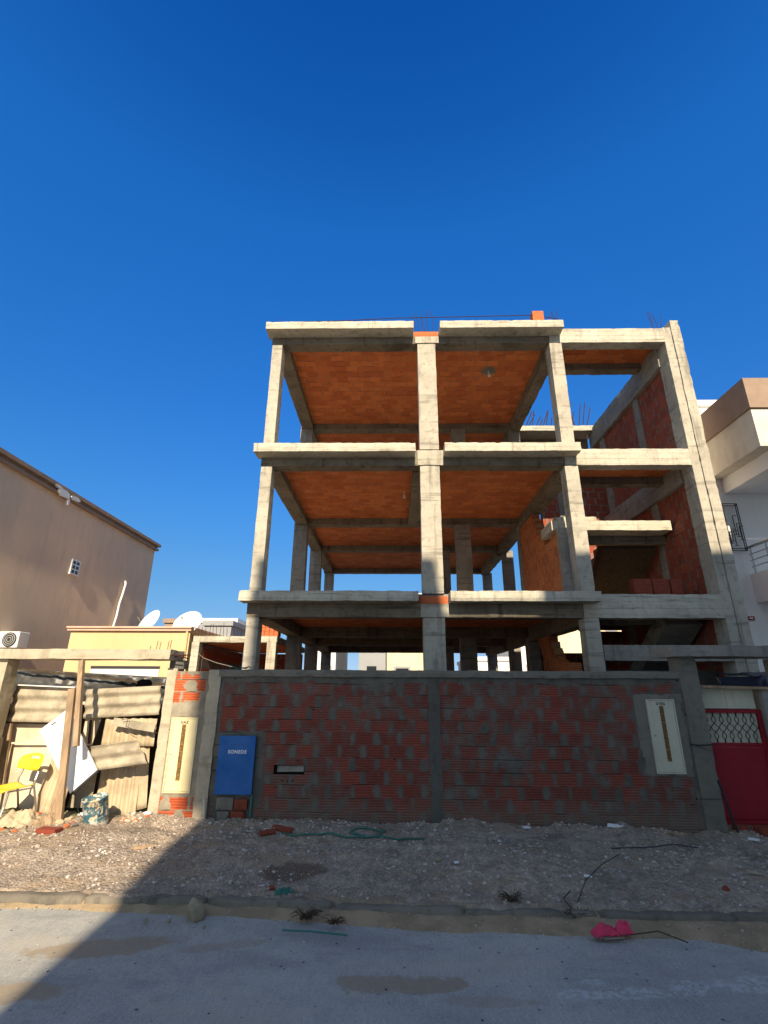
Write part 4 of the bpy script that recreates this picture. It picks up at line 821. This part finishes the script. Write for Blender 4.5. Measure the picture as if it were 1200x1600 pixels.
# black plastic behind
mb = MB(); panel4(mb, (-5.758, 7.950, 1.407), (-3.374, 7.950, 1.294), (-5.825, 7.950, 1.824), 60, 14, 0.006, lambda a, b: 0.06*noise.noise(Vector((a*14, b*3, 1)))+0.03*noise.noise(Vector((a*30, b*8, 4)))); one('plastic_sheet', mb, 'tarp', 'crumpled black plastic sheet stretched above the corrugated sheets', 'plastic sheet', smooth=True)
mb = MB(); mb.bar((-5.774, 7.850, 1.830), (-3.377, 7.850, 1.602), 0.025, 0.025); one('batten', mb, 'wood_dark', 'thin dark batten along the top of the black plastic', 'batten')
mb = MB(); pts = [(-3.300, 6.740, 1.553), (-3.291, 6.740, 1.647), (-3.228, 6.740, 1.671), (-3.135, 6.740, 1.663), (-3.102, 6.740, 1.616), (-3.132, 6.740, 1.546)]; mb.prism([(p[0], p[2]) for p in pts], 6.72, 6.75, 'y'); one('plastic_tub', mb, 'black', 'black plastic tub end showing above the right corrugated sheet', 'tub')
# plywood board leaning behind the chair
mb = MB(); panel4(mb, (-4.816, 6.660, 0.146), (-3.880, 6.660, 0.140), (-5.050, 6.740, 1.132), 10, 10, 0.015); one('plywood_board', mb, 'ply', 'large pale plywood board standing behind the yellow chair', 'board')
mb = MB(); mb.bar((-4.724, 6.640, 0.915), (-4.198, 6.640, 0.918), 0.012, 0.02); one('batten', mb, 'ply', 'pale level batten across the plywood board behind the chair', 'batten')
mb = MB(); mb.bar((-4.729, 6.600, 1.143), (-4.649, 6.600, 0.440), 0.03, 0.03, (1,0,0)); one('timber_batten', mb, 'wood', 'thin timber batten at the left edge of the plywood board', 'batten')
mb = MB(); mb.bar((-4.703, 6.500, 0.992), (-4.643, 6.450, 0.334), 0.05, 0.03, (1,0,0)); one('timber_batten', mb, 'wood_dark', 'darker short batten leaning beside the left post', 'batten')
# slanting tan corrugated sheets behind the white board
mb = MB(); panel4(mb, (-4.086, 6.360, 0.209), (-3.869, 6.340, 0.215), (-4.087, 6.550, 0.760), 40, 10, 0.008, wave(2.4,0.017,'u')); one('corrugated_sheet', mb, 'fibro_tan', 'narrow brown corrugated sheet leaning right, directly behind the chair', 'corrugated sheet', smooth=True)
mb = MB(); panel4(mb, (-3.873, 6.330, 0.198), (-3.714, 6.330, 0.200), (-3.903, 6.450, 0.638), 24, 10, 0.008, wave(1.4,0.010,'u')); one('corrugated_sheet', mb, 'wood', 'short tan sheet offcut behind the foot of the timber prop', 'corrugated sheet', smooth=True)
mb = MB(); mb.prism([(p[0], p[2]) for p in ((-3.774, 6.500, 0.253), (-3.497, 6.500, 0.255), (-3.498, 6.500, 0.600), (-3.748, 6.500, 0.411))], 6.5, 6.515, 'y'); one('cement_board', mb, 'fibro', 'grey cement board piece under the white board', 'board')
# upright tan sheets on the right of the yard
mb = MB(); panel4(mb, (-3.442, 6.500, 0.165), (-2.960, 6.500, 0.131), (-3.506, 6.620, 0.685), 80, 12, 0.008, wave(5.0,0.017,'u')); one('corrugated_sheet', mb, 'fibro_tan', 'upright tan corrugated sheet leaning behind the paint bucket', 'corrugated sheet', smooth=True)
mb = MB(); panel4(mb, (-3.033, 6.560, 0.208), (-2.867, 6.560, 0.248), (-3.158, 6.660, 1.002), 12, 12, 0.008, wave(1.0,0.010,'u')); one('corrugated_sheet', mb, 'fibro_tan', 'tall narrow tan sheet beside the meter pillar', 'corrugated sheet', smooth=True)
mb = MB(); panel4(mb, (-3.427, 6.380, 0.658), (-2.848, 6.380, 0.736), (-3.590, 6.380, 0.907), 16, 40, 0.010, wave(2.0,0.015)); one('corrugated_sheet', mb, 'fibro', 'tilted grey corrugated offcut with a jagged end, right of the white board', 'corrugated sheet', smooth=True)
mb = MB(); panel4(mb, (-3.552, 6.600, 0.898), (-2.906, 6.600, 0.895), (-3.580, 6.660, 1.205), 90, 6, 0.008, wave(6.0,0.014,'u')); one('corrugated_sheet', mb, 'fibro_tan', 'tan ribbed sheet showing above the tilted grey offcut', 'corrugated sheet', smooth=True)
mb = MB(); panel4(mb, (-3.411, 6.520, 1.134), (-2.888, 6.520, 1.059), (-3.396, 6.520, 1.221), 10, 4, 0.02); one('ridge_piece', mb, 'fibro', 'flat grey ridge piece lying across the tan sheets by the pillar', 'ridge piece')
mb = MB(); mb.tube([(-3.281, 6.460, 1.196), (-3.197, 6.440, 1.220), (-3.204, 6.440, 1.127), (-3.130, 6.440, 1.106)], 0.004, 5); one('binding_wire', mb, 'steel_dark', 'short dark wire hooked over the grey ridge piece', 'wire')
mb = MB(); mb.prism([(p[0], p[2]) for p in ((-3.838, 6.660, 0.890), (-3.703, 6.660, 0.891), (-3.645, 6.660, 1.205), (-3.839, 6.660, 1.203))], 6.66, 6.68, 'y'); one('plywood_board', mb, 'ply', 'narrow pale board strip between white board and tan sheets', 'board')
mb = MB(); mb.bar((-3.717, 6.620, 0.916), (-3.747, 6.620, 1.184), 0.03, 0.02, (1,0,0)); one('timber_batten', mb, 'wood_dark', 'dark narrow batten behind the upper corner of the white board', 'batten')
mb = MB(); mb.box(-5.6,-2.8,6.95,7.0,0,1.35); one('yard_backing', mb, 'wood_dark', 'dark timber backing seen in the gaps between the scrap sheets', 'screen')
# white laminate board, hung askew
WB = thing('white_board', 'white laminate cupboard door hung askew behind the timber prop', 'board', (-3.748, 6.300, 0.880))
q = [Vector(p) for p in ((-3.644, 6.300, 0.434), (-3.385, 6.300, 0.676), (-3.861, 6.300, 1.329), (-4.151, 6.300, 1.089))]
mb = MB(); mb.prism([(p.x, p.z) for p in q], 6.29, 6.315, 'y'); mb.build('panel', M['white_board'], WB, bevel=0.002)
d_ = (q[1]-q[0]).normalized(); mb = MB(); mb.bar(q[0]+V(0,.012,-.012), q[1]+V(0,.012,-.012), 0.024, 0.028, (0,1,0)); mb.build('edge', M['steel_dark'], WB)
mb = MB(); mb.bar((-4.019, 6.287, 1.147), (-3.973, 6.287, 1.182), 0.012, 0.004, (0,1,0)); mb.build('handle_slot', M['ink'], WB)
# timber prop made of two lengths
PR = thing('timber_prop', 'weathered timber prop of two lapped lengths holding up the concrete lintel', 'timber prop', (-3.670, 6.217, 0.200))
mb = MB(); mb.bar((-3.603, 6.100, 0.202), (-3.752, 6.120, 1.554), 0.078, 0.045, (0,1,0)); mb.build('lower_post', M['wood'], PR)
mb = MB(); mb.bar((-3.536, 6.050, 0.948), (-3.753, 6.200, 1.874), 0.055, 0.05, (0,1,0)); mb.build('upper_post', M['wood'], PR)

# yellow chair
CB = Vector((-4.251, 6.200, 0.150)); CH2 = thing('plastic_chair', 'yellow plastic chair with thin metal legs in front of the plywood board', 'chair', (CB.x, CB.y, CB.z))
def cl(p): # chair-local point -> world
    an = R(-24); x, y, z = p; return CB+Vector((x*math.cos(an)-y*math.sin(an), x*math.sin(an)+y*math.cos(an), z))
S = 0.81
def cp(x, y, z): return cl((x*S, y*S, z*S))
mb = MB(); vs = []; fs = []; nu, nv = 14, 6
for side in (0, 1):
    for j in range(nv+1):
        for i in range(nu+1):
            a = i/nu*2-1; b = j/nv; w = 0.27*(1-0.10*(1-b))*(1-0.18*b**4); top = 0.63+0.22*b-0.035*(a*a)*(b)+0.03*(1-b)*(a*a); vs.append(cp(a*w, 0.20+0.05*b-0.06*(a*a)+(0.012 if side else 0), top))
N_ = (nu+1)*(nv+1)
for j in range(nv):
    for i in range(nu):
        if j == 4 and 4 <= i <= 9: continue                      # hand hole
        a = j*(nu+1)+i; fs += [(a,a+1,a+nu+2,a+nu+1), (N_+a,N_+a+nu+1,N_+a+nu+2,N_+a+1)]
for i in range(nu): fs += [(i,N_+i,N_+i+1,i+1), (nv*(nu+1)+i,nv*(nu+1)+i+1,N_+nv*(nu+1)+i+1,N_+nv*(nu+1)+i)]
for j in range(nv): a = j*(nu+1); fs += [(a,a+nu+1,N_+a+nu+1,N_+a), (a+nu,N_+a+nu,N_+a+2*nu+1,a+2*nu+1)]
mb.add(vs, fs); mb.build('backrest', M['yellow_plastic'], CH2, smooth=True)
mb = MB(); vs = []; fs = []; nu, nv = 14, 12
for side in (0, 1):
    for j in range(nv+1):
        for i in range(nu+1):
            a = i/nu*2-1; b = j/nv; w = 0.22*(1-0.12*b)*(1-0.1*max(0, .12-b)*8); vs.append(cp(a*w, -0.24+0.42*b, 0.44-0.012*math.cos(a*2.2)-(0.02 if b < 0.08 else 0)+(0.014 if side else 0)+0.02*b*b*a*a))
N_ = (nu+1)*(nv+1)
for j in range(nv):
    for i in range(nu): a = j*(nu+1)+i; fs += [(a,a+nu+1,a+nu+2,a+1), (N_+a,N_+a+1,N_+a+nu+2,N_+a+nu+1)]
for i in range(nu): fs += [(i,i+1,N_+i+1,N_+i), (nv*(nu+1)+i,N_+nv*(nu+1)+i,N_+nv*(nu+1)+i+1,nv*(nu+1)+i+1)]
for j in range(nv): a = j*(nu+1); fs += [(a,N_+a,N_+a+nu+1,a+nu+1), (a+nu,a+2*nu+1,N_+a+2*nu+1,N_+a+nu)]
mb.add(vs, fs); mb.build('seat', M['yellow_plastic'], CH2, smooth=True)
for sx in (-1, 1):
    mb = MB(); mb.tube([cp(sx*0.2,-0.24,0.0), cp(sx*0.185,-0.17,0.25), cp(sx*0.18,-0.15,0.43)], 0.011, 8); mb.build('leg', M['chrome'], CH2)
    mb = MB(); mb.tube([cp(sx*0.21,0.30,0.0), cp(sx*0.195,0.22,0.28), cp(sx*0.19,0.17,0.45), cp(sx*0.19,0.17,0.53), cp(sx*0.175,0.21,0.66)], 0.011, 8); mb.build('leg', M['chrome'], CH2)
    mb = MB(); mb.tube([cp(sx*0.18,-0.16,0.425), cp(sx*0.19,0.17,0.43)], 0.009, 6); mb.build('seat_rail', M['chrome'], CH2)

# paint bucket
bc = Vector((-3.20, 6.13, 0.165)); BK = thing('paint_bucket', 'dented paint-splashed blue and white metal bucket full of rubble', 'bucket', tuple(bc))
g = G('splashed_tin', 0.55, 0.4); n = g.noise(None, 9, 4, 0.6); n2 = g.noise(None, 17, 4, 0.6, 0.6)
c = g.mix(g.mr(n, 0.42, 0.5), (0.46,0.47,0.44), (0.04,0.12,0.16)); c = g.mix(g.mr(n2, 0.53, 0.60), c, (0.60,0.50,0.34)); c = g.mix(g.mr(g.noise(None, 30, 3), 0.62, 0.68), c, (0.25,0.12,0.06)); M['tin'] = g.done(c)
tl = Matrix.Rotation(R(-7), 3, 'Y') @ Matrix.Rotation(R(10), 3, 'X')
mb = MB(); mb.lathe((0,0,0), [(0.001,0.0),(0.115,0.0),(0.117,0.012),(0.121,0.14),(0.124,0.27),(0.130,0.275),(0.130,0.285),(0.121,0.285),(0.118,0.22),(0.001,0.22)], 36)
mb.v = [bc+tl @ (Vector(v)*(1+0.05*noise.noise(Vector(v)*9))) for v in mb.v]; mb.build('pail', M['tin'], BK, smooth=True)
mb = MB(); mb.tube([bc+tl @ Vector((0.125*math.cos(a), 0.125*math.sin(a)*0.3-0.12, 0.24-0.16*math.sin(a))) for a in [math.pi*k/12 for k in range(13)]], 0.0035, 6); mb.build('handle', M['steel_dark'], BK)
for i in range(12):
    mb = MB(); a = rg.uniform(0, 6.28); r_ = rg.uniform(0, 0.075); p = bc+tl @ Vector((r_*math.cos(a), r_*math.sin(a), 0.235+rg.uniform(-.01,.02))); pebble(mb, p.x, p.y, p.z, rg.uniform(.03,.045), rg); mb.build('rubble_lump', M['stone'] if i % 2 else M['white'], BK)

# pieces of rubble and rubbish, each its own thing
def lump(name, x, y, r, mat, label, cat, group=None, sq=0.7, rough=0.25, seed=0, n=2, sc=(1,1)):
    import bmesh
    bm = bmesh.new(); bmesh.ops.create_icosphere(bm, subdivisions=n+1, radius=r); rq = random.Random(seed)
    pl = [(Vector((rq.uniform(-1,1), rq.uniform(-1,1), rq.uniform(-.6,1))).normalized(), r*rq.uniform(.6,.85)) for _ in range(9)]
    for v in bm.verts:
        for nn, d in pl:
            e = v.co.dot(nn)-d
            if e > 0: v.co -= nn*e
        v.co += noise.noise_vector(v.co/r*1.4+Vector((seed,0,0)))*r*rough*0.35; v.co.x *= sc[0]; v.co.y *= sc[1]; v.co.z *= sq
    me = bpy.data.meshes.new(name); bm.to_mesh(me); bm.free(); me.materials.append(M[mat]); o = bpy.data.objects.new(name, me); col.objects.link(o); o.location = (x, y, max(verge_h(x, y) if y > 4.5 else 0.02, 0.0)+r*sq*0.45); o.rotation_euler = (0, 0, seed*1.3)
    return tag(o, label, cat, group)
rq = random.Random(21)
for i in range(60):
    x = rq.uniform(-4.7,-3.25); y = rq.uniform(5.75,6.35)+(x+4.7)*-0.05; r = rq.uniform(0.02,0.055)
    m_ = rq.choice(['stone','fibro_tan','white','mortar','fibro_tan','stone','mortar','loose']); w_ = {'stone':'dull brown','fibro_tan':'pale tan','white':'chalky white','mortar':'grey mortar','loose':'orange brick'}[m_]
    lump('rubble_piece', x, y, r, m_, w_+' rubble piece in the loose heap along the foot of the yard screen', 'rubble', w_+' rubble by the yard screen', 0.6, 0.3, i)
for i in range(16):
    x = rq.uniform(-2.95,-2.70); y = rq.uniform(6.1,6.32); m_ = ['white','loose','pillar','pillar'][i%4]; w_ = {'white':'chalky white','loose':'orange brick','pillar':'grey mortar'}[m_]; lump('rubble_piece', x, y, rq.uniform(0.02,0.04), m_, 'small '+w_+' crumb at the left foot of the meter pillar', 'rubble', w_+' crumbs at the foot of the meter pillar', 0.6, 0.3, 100+i)
def scrap(x0, y0, w, d, th, rz, mat, label, cat, name, tilt=0.0, curl=0.0, z=None):
    mb = MB(); mb.sheet((-w/2,-d/2,0), (w,0,0), (0,d,0), 12, 6, th, lambda a, b: curl*math.sin(a*3.1)+0.006*noise.noise(Vector((a*4+x0, b*3, 0))))
    o = one(name, mb, mat, label, cat); o.matrix_world = Matrix.Translation((x0, y0, (verge_h(x0, y0) if z is None else z)+0.008)) @ Matrix.Rotation(rz, 4, 'Z') @ Matrix.Rotation(tilt, 4, 'X'); return o
# crumpled brown leaves / cardboard heap
def crumple(name, x, y, w, d, h, mat, label, cat, seed):
    mb = MB(); mb.sheet((-w/2,-d/2,0), (w,0,0), (0,d,0), 26, 16, 0.006, lambda a, b: h*(1-(2*a-1)**2)*(1-(2*b-1)**2)*(1.0+1.3*noise.noise(Vector((a*6+seed, b*5, seed))))+0.02*noise.noise(Vector((a*17, b*13, seed))))
    o = one(name, mb, mat, label, cat); o.location = (x, y, verge_h(x, y)-0.004); o.rotation_euler = (0, 0, seed); return o
crumple('crumpled_cardboard', -4.02, 6.08, 0.45, 0.3, 0.09, 'fibro_tan', 'crumpled tan cardboard on the rubble left of the timber prop', 'cardboard', 0.4)
crumple('crumpled_cardboard', -3.70, 6.10, 0.38, 0.25, 0.07, 'wood', 'crumpled brown cardboard around the foot of the timber prop', 'cardboard', 1.1)
crumple('crumpled_cardboard', -4.35, 6.10, 0.36, 0.26, 0.06, 'ply', 'crumpled pale cardboard in front of the yellow chair', 'cardboard', 2.1)
b_ = hollow_brick((-3.43, 5.68, 0.175), 'lone orange brick lying on the gravel in front of the timber prop', None, 'loose_dark', (0.215,0.12,0.07), rz=-0.12)
scrap(-2.35, 5.42, 0.18, 0.035, 0.02, 0.45, 'wood', 'short pale stick lying in the sunlit gravel', 'stick', 'wood_stick')
scrap(2.42, 6.25, 0.16, 0.05, 0.025, -0.55, 'white_board', 'small white block lying on the gravel below the brick wall', 'block', 'plastic_block', z=0.16)
scrap(2.95, 6.18, 0.35, 0.02, 0.015, -0.5, 'wood', 'thin pale stick lying by the wall below the ivory cabinet', 'stick', 'wood_stick')
scrap(-0.62, 5.35, 0.13, 0.03, 0.01, 0.1, 'conc_grey', 'pale strip of plaster lying in the shaded gravel', 'strip', 'plaster_strip')
scrap(1.45, 6.22, 0.07, 0.05, 0.012, 0.3, 'white_board', 'scrap of white paper against the foot of the brick wall', 'paper', 'paper_scrap')
scrap(3.78, 6.1, 0.10, 0.04, 0.015, -0.6, 'white_board', 'white scrap lying by the red gate sill', 'paper', 'paper_scrap')
scrap(0.55, 5.05, 0.04, 0.02, 0.01, 0.1, 'white_board', 'tiny white scrap in the middle of the shaded verge', 'paper', 'paper_scrap')
scrap(1.6, 4.85, 0.06, 0.02, 0.01, -0.4, 'white_board', 'small white paper scrap near the kerb right of the middle', 'paper', 'paper_scrap')
scrap(3.05, 4.95, 0.14, 0.03, 0.01, -0.7, 'fibro', 'grey sliver of plaster on the verge at the right', 'strip', 'plaster_strip')
scrap(-1.15, 5.95, 0.26, 0.07, 0.02, -0.5, 'loose_dark', 'broken red brick shard on the mound right of the blue cabinet', 'brick shard', 'brick_shard', tilt=0.3)
scrap(-1.28, 5.85, 0.16, 0.06, 0.02, 0.6, 'loose_dark', 'smaller red brick shard on the mound by the blue cabinet', 'brick shard', 'brick_shard', tilt=0.4)
for (x, y, r, m, lb, sq, sd) in ((-1.42,4.33,0.085,'stone','upright yellowish stone standing in the sand against the kerb',1.05,12),(-2.05,5.15,0.03,'stone','flat dark stone in the shaded gravel left of the middle',0.4,9),(0.40,5.2,0.035,'stone','small brownish lump lying in the middle of the verge',0.7,14),(2.62,4.70,0.03,'loose_dark','small reddish lump near the kerb on the right',0.7,15),(1.42,5.45,0.03,'mortar','small pale mortar crumb in the gravel on the right',0.7,16),(-0.95,4.65,0.03,'loose_dark','small red fragment on the verge by the kerb, left of the middle',0.7,17)):
    lump('loose_stone', x, y, r, m, lb, 'stone', None, sq, 0.3, sd, sc=((1.0, 0.8) if sq > 1 else (1, 1)))
for (x, y, w, sd, lb) in ((-1.75,4.25,0.018,31,'left'),(-1.58,4.24,0.018,32,'middle'),(-1.30,4.16,0.014,33,'right')):
    lump('loose_stone', x, y, w, 'stone', lb+' one of the three little pebbles in the sand beside the upright stone', 'stone', 'three little pebbles in the sand', 0.7, 0.2, sd)
# pink cloth lying in the gutter
PC = thing('pink_cloth', 'crumpled bright pink cloth lying in the sand against the kerb', 'cloth', (1.49, 4.10, 0.03))
for (dx, dy, w, d, h, sd) in ((-0.065,0,0.17,0.08,0.055,1.3),(0.07,0.025,0.12,0.07,0.06,4.1)):
    mb = MB(); vs = []; mb.sheet((1.49+dx-w/2,4.10+dy-d/2,0.035), (w,0.02,0), (0,d,0), 24, 14, 0.008, lambda a, b: h*0.8*max(0, 1-(2*a-1)**4)*max(0, 1-(2*b-1)**2)*(1+0.9*noise.noise(Vector((a*5+sd, b*4, sd))))+0.014*noise.noise(Vector((a*14, b*9, sd)))); mb.build('fold', M['pinkcloth'], PC, smooth=True)
mb = MB(); mb.bar((1.40,4.055,0.03),(1.54,4.075,0.03),0.008,0.006); mb.build('hem', M['fibro'], PC)
# green hose, wires and twigs
pts = [(-1.05,5.95),(-0.85,5.83),(-0.62,5.80),(-0.45,5.72),(-0.25,5.68),(0.0,5.70),(0.08,5.80),(-0.05,5.88),(-0.22,5.86),(-0.28,5.78),(-0.1,5.70),(0.2,5.64),(0.55,5.68)]
sp = []
for i in range(len(pts)-1):
    for t_ in range(4): a = t_/4; sp.append((pts[i][0]*(1-a)+pts[i+1][0]*a, pts[i][1]*(1-a)+pts[i+1][1]*a))
mb = MB(); mb.tube([(x-0.15, y, verge_h(x-0.15, y)+0.014) for x, y in sp], 0.008, 6); one('garden_hose', mb, 'green', 'thin green hose looped on the shaded gravel in front of the wall', 'hose', smooth=True)
def twig(name, pts, r, mat, label, cat): mb = MB(); mb.tube([(x, y, (verge_h(x, y) if y > 4.52 else 0.03)+z) for x, y, z in pts], r, 5); return one(name, mb, mat, label, cat)
twig('dry_twig', [(1.35,4.45,0.03),(1.5,4.62,0.08),(1.72,4.85,0.10),(1.95,5.05,0.12)], 0.004, 'wood_dark', 'thin dark twig reaching up the verge behind the pink cloth', 'twig')
twig('dry_twig', [(1.30,4.38,0.05),(1.26,4.42,0.10),(1.33,4.47,0.13)], 0.005, 'wood_dark', 'short forked twig stub beside the pink cloth', 'twig')
twig('cable', [(2.1,5.60,0.01),(2.5,5.62,0.03),(2.75,5.72,0.06),(2.95,5.65,0.01)], 0.006, 'steel_dark', 'short black cable lying on the verge below the ivory cabinet', 'cable')
twig('cable', [(3.4,5.35,0.01),(3.7,5.3,0.02),(4.1,5.28,0.01)], 0.006, 'steel_dark', 'black cable end at the right edge of the verge', 'cable')
twig('dry_twig', [(1.6,4.12,0.0),(1.78,4.1,0.03),(1.93,4.02,0.0)], 0.004, 'wood_dark', 'bent dark twig in the sand right of the pink cloth', 'twig')
# dry weed tufts and litter at the kerb left of the middle
def weed(x, y, n, h, label, mat='wood_dark'):
    mb = MB()
    for k in range(n):
        a = rq.uniform(0,6.28); l = h*rq.uniform(.5,1.1); zb = 0.03 if y < 4.5 else verge_h(x, y)
        mb.tube([(x+rq.uniform(-.05,.05), y+rq.uniform(-.03,.03), zb), (x+math.cos(a)*l*.5, y+math.sin(a)*l*.4, zb+l*rq.uniform(.2,.5)), (x+math.cos(a)*l, y+math.sin(a)*l*.6, zb+l*rq.uniform(.05,.6))], 0.0022, 4)
    return one('dry_weed', mb, mat, label, 'weed')
weed(-0.62,4.30,46,0.13,'dead tangled weed in the sand by the kerb left of the middle'); weed(-0.40,4.22,24,0.11,'smaller dead weed just right of the tangled one by the kerb'); weed(1.32,4.36,14,0.14,'sparse dead weed standing at the kerb beside the pink cloth'); weed(0.9,4.52,30,0.12,'dark dead weed clinging to the top of the kerb')
crumple('plastic_scrap', -0.85, 4.62, 0.16, 0.08, 0.02, 'green', 'scrap of green netting caught on the kerb left of the middle', 'netting', 0.5)
twig('green_strip', [(-0.75,4.12,0.0),(-0.55,4.08,0.01),(-0.3,4.06,0.0)], 0.006, 'green', 'thin green plastic strip lying in the sand below the dead weed', 'plastic strip')
mb = MB()
for k in range(7): b0 = V(*(-1.969, 6.500, 1.803)); mb.tube([b0+V(.016*k,0,.0), b0+V(-.04+.035*k,0,.02-.012*(k%3)), b0+V(-.07+.045*k,0,.012*(k%2))], 0.006, 5)
one('green_rag', mb, 'green', 'knotted green string on top of the wall by the left column', 'string')
mb = MB(); mb.tube([(-4.522, 11.900, 2.308), (-4.042, 11.000, 2.150), (-3.049, 9.000, 1.965), (-2.010, 6.550, 1.820)], 0.006, 5); one('wire', mb, 'chrome', 'thin wire sagging from the low concrete house to the street wall', 'wire')
mb = MB(); mb.tube([(-2.127, 6.330, 0.396), (-2.105, 6.330, 0.220), (-2.069, 6.300, 0.134)], 0.014, 8); one('conduit_pipe', mb, 'conc', 'short grey conduit pipe sticking up at the foot of the wall corner', 'pipe', smooth=True)

# ================================================================ red gate on the right
GP = thing('gate_portal', 'grey concrete canopy slab over the red gate on the right', 'portal', (4.2, 6.45, 0))
mb = MB(); mb.rbox(3.40,5.6,6.28,6.80,1.955,2.09,seg=0.07,amp=0.006,chip=0.01); mb.build('canopy', M['conc_grey'], GP)
mb = MB(); mb.rbox(4.46,4.72,6.46,6.75,0,1.58,seg=0.1,amp=0.006); mb.build('post', M['conc_grey'], GP)
mb = MB(); mb.rbox(4.8,5.2,6.46,6.8,0,1.955,seg=0.1,amp=0.006); mb.build('post', M['conc_grey'], GP)
mb = MB(); mb.bar((3.72,6.50,1.615),(5.3,6.50,1.585),0.12,0.032,(0,0,1)); one('timber_plank', mb, 'wood', 'long weathered plank laid level above the red gate', 'plank')
GT = thing('metal_gate', 'red sheet metal gate with a looped grille in its upper part', 'gate', (4.1, 6.55, 0.1))
x0, x1 = 3.72, 4.45; y = 6.55
mb = MB()
for a in ((x0,x0+0.04,0.14,1.355),(x1-0.045,x1,0.14,1.355),(x0+0.04,x1-0.045,1.315,1.355),(x0+0.04,x1-0.045,0.955,0.985),(x0+0.04,x1-0.045,0.14,0.18)): mb.box(a[0],a[1],y-0.02,y+0.02,a[2],a[3])
mb.build('gate_frame', M['red'], GT, bevel=0.003)
mb = MB(); mb.sheet((x0+0.03,y-0.012,0.16), (x1-x0-0.06,0,0), (0,0,0.81), 16, 16, 0.004, lambda a, b: 0.006*noise.noise(Vector((a*2, b*2, 3)))); mb.build('sheet_panel', M['red'], GT, smooth=True)
mb = MB(); mb.box(x0+0.05,x1-0.05,y+0.015,y+0.022,0.98,1.32); mb.build('backing_sheet', M['cream_grey'], GT)
mb = MB(); pw_ = 0.092; n = 7; H0, H1 = 0.985, 1.315
for k in range(n+1):
    xc = x0+0.06+k*pw_
    for sg in (-1, 1):
        pts = []
        for j in range(37):
            t = j/36; z = H0+(H1-H0)*t; ph = t*3
            # three rows of rings: pointed loops above and below, round ones between, joined by straight stems
            w = 0.004
            if 0.10 < t < 0.36: w = 0.024*math.sin(math.pi*(t-0.10)/0.26)
            elif 0.36 <= t <= 0.64: w = -0.040*math.sin(math.pi*(t-0.36)/0.28)
            elif 0.64 < t < 0.90: w = 0.024*math.sin(math.pi*(t-0.64)/0.26)
            xx = xc+sg*w
            pts.append((min(max(xx, x0+0.03), x1-0.03), y-0.005, z))
        mb.tube(pts, 0.0045, 5)
mb.build('grille', M['steel_dark'], GT)
mb = MB(); mb.box(3.73,4.06,6.535,6.545,1.365,1.60); mb.box(4.062,4.40,6.53,6.54,1.365,1.60); one('cream_board', mb, 'cream_grey', 'cream sheet filling the gap above the red gate', 'sheet')
mb = MB(); mb.bar((3.66,6.33,0.62),(3.76,6.30,0.08),0.035,0.008,(1,0,0)); one('metal_strip', mb, 'steel_dark', 'thin grey metal strip leaning on the wall end beside the gate', 'strip')
hollow_brick((3.86,6.42,0.075), 'small dark red brick on the ground under the gate, nearest the wall', None, 'loose_dark', (0.13,0.12,0.09))
hollow_brick((4.14,6.35,0.055), 'long dark red brick on the ground under the middle of the gate', None, 'loose_dark', (0.30,0.15,0.11), rz=0.05)
# tarpaulin heap behind the gate
TP = thing('tarpaulin', 'dark navy tarpaulin draped over a stack behind the red gate', 'tarpaulin', (5.9, 7.8, 0))
mb = MB(); mb.sheet((5.15,7.4,1.76), (2.0,0,0.02), (0,1.0,0.05), 40, 20, 0.01, lambda a, b: 0.05*noise.noise(Vector((a*6, b*4, 2)))+0.02*noise.noise(Vector((a*17, b*9, 5)))); mb.sheet((5.15,7.42,0.2), (2.0,0,0), (0,-0.02,1.56), 40, 20, 0.01, lambda a, b: 0.05*noise.noise(Vector((a*8, b*2, 7)))); mb.sheet((5.16,7.42,0.2), (0,1.0,0), (0,0,1.56), 10, 10, 0.01)
mb.build('cover', M['tarp_blue'], TP, smooth=True)
mb = MB(); mb.lathe((5.55,7.65,1.90), [(0.001,-0.1),(0.04,-0.1),(0.05,-0.07),(0.05,0.07),(0.04,0.1),(0.001,0.1)], 16, (1,0,0.05)); one('plastic_canister', mb, 'white_board', 'small white canister lying on the navy tarpaulin', 'canister', smooth=True)

# overhead wire and roof-level details
mb = MB(); mb.tube([(1.9,20,3.62),(3.6,20,4.15)], 0.008, 5); one('overhead_wire', mb, 'steel_dark', 'thin wire rising behind the first floor of the frame building', 'wire')
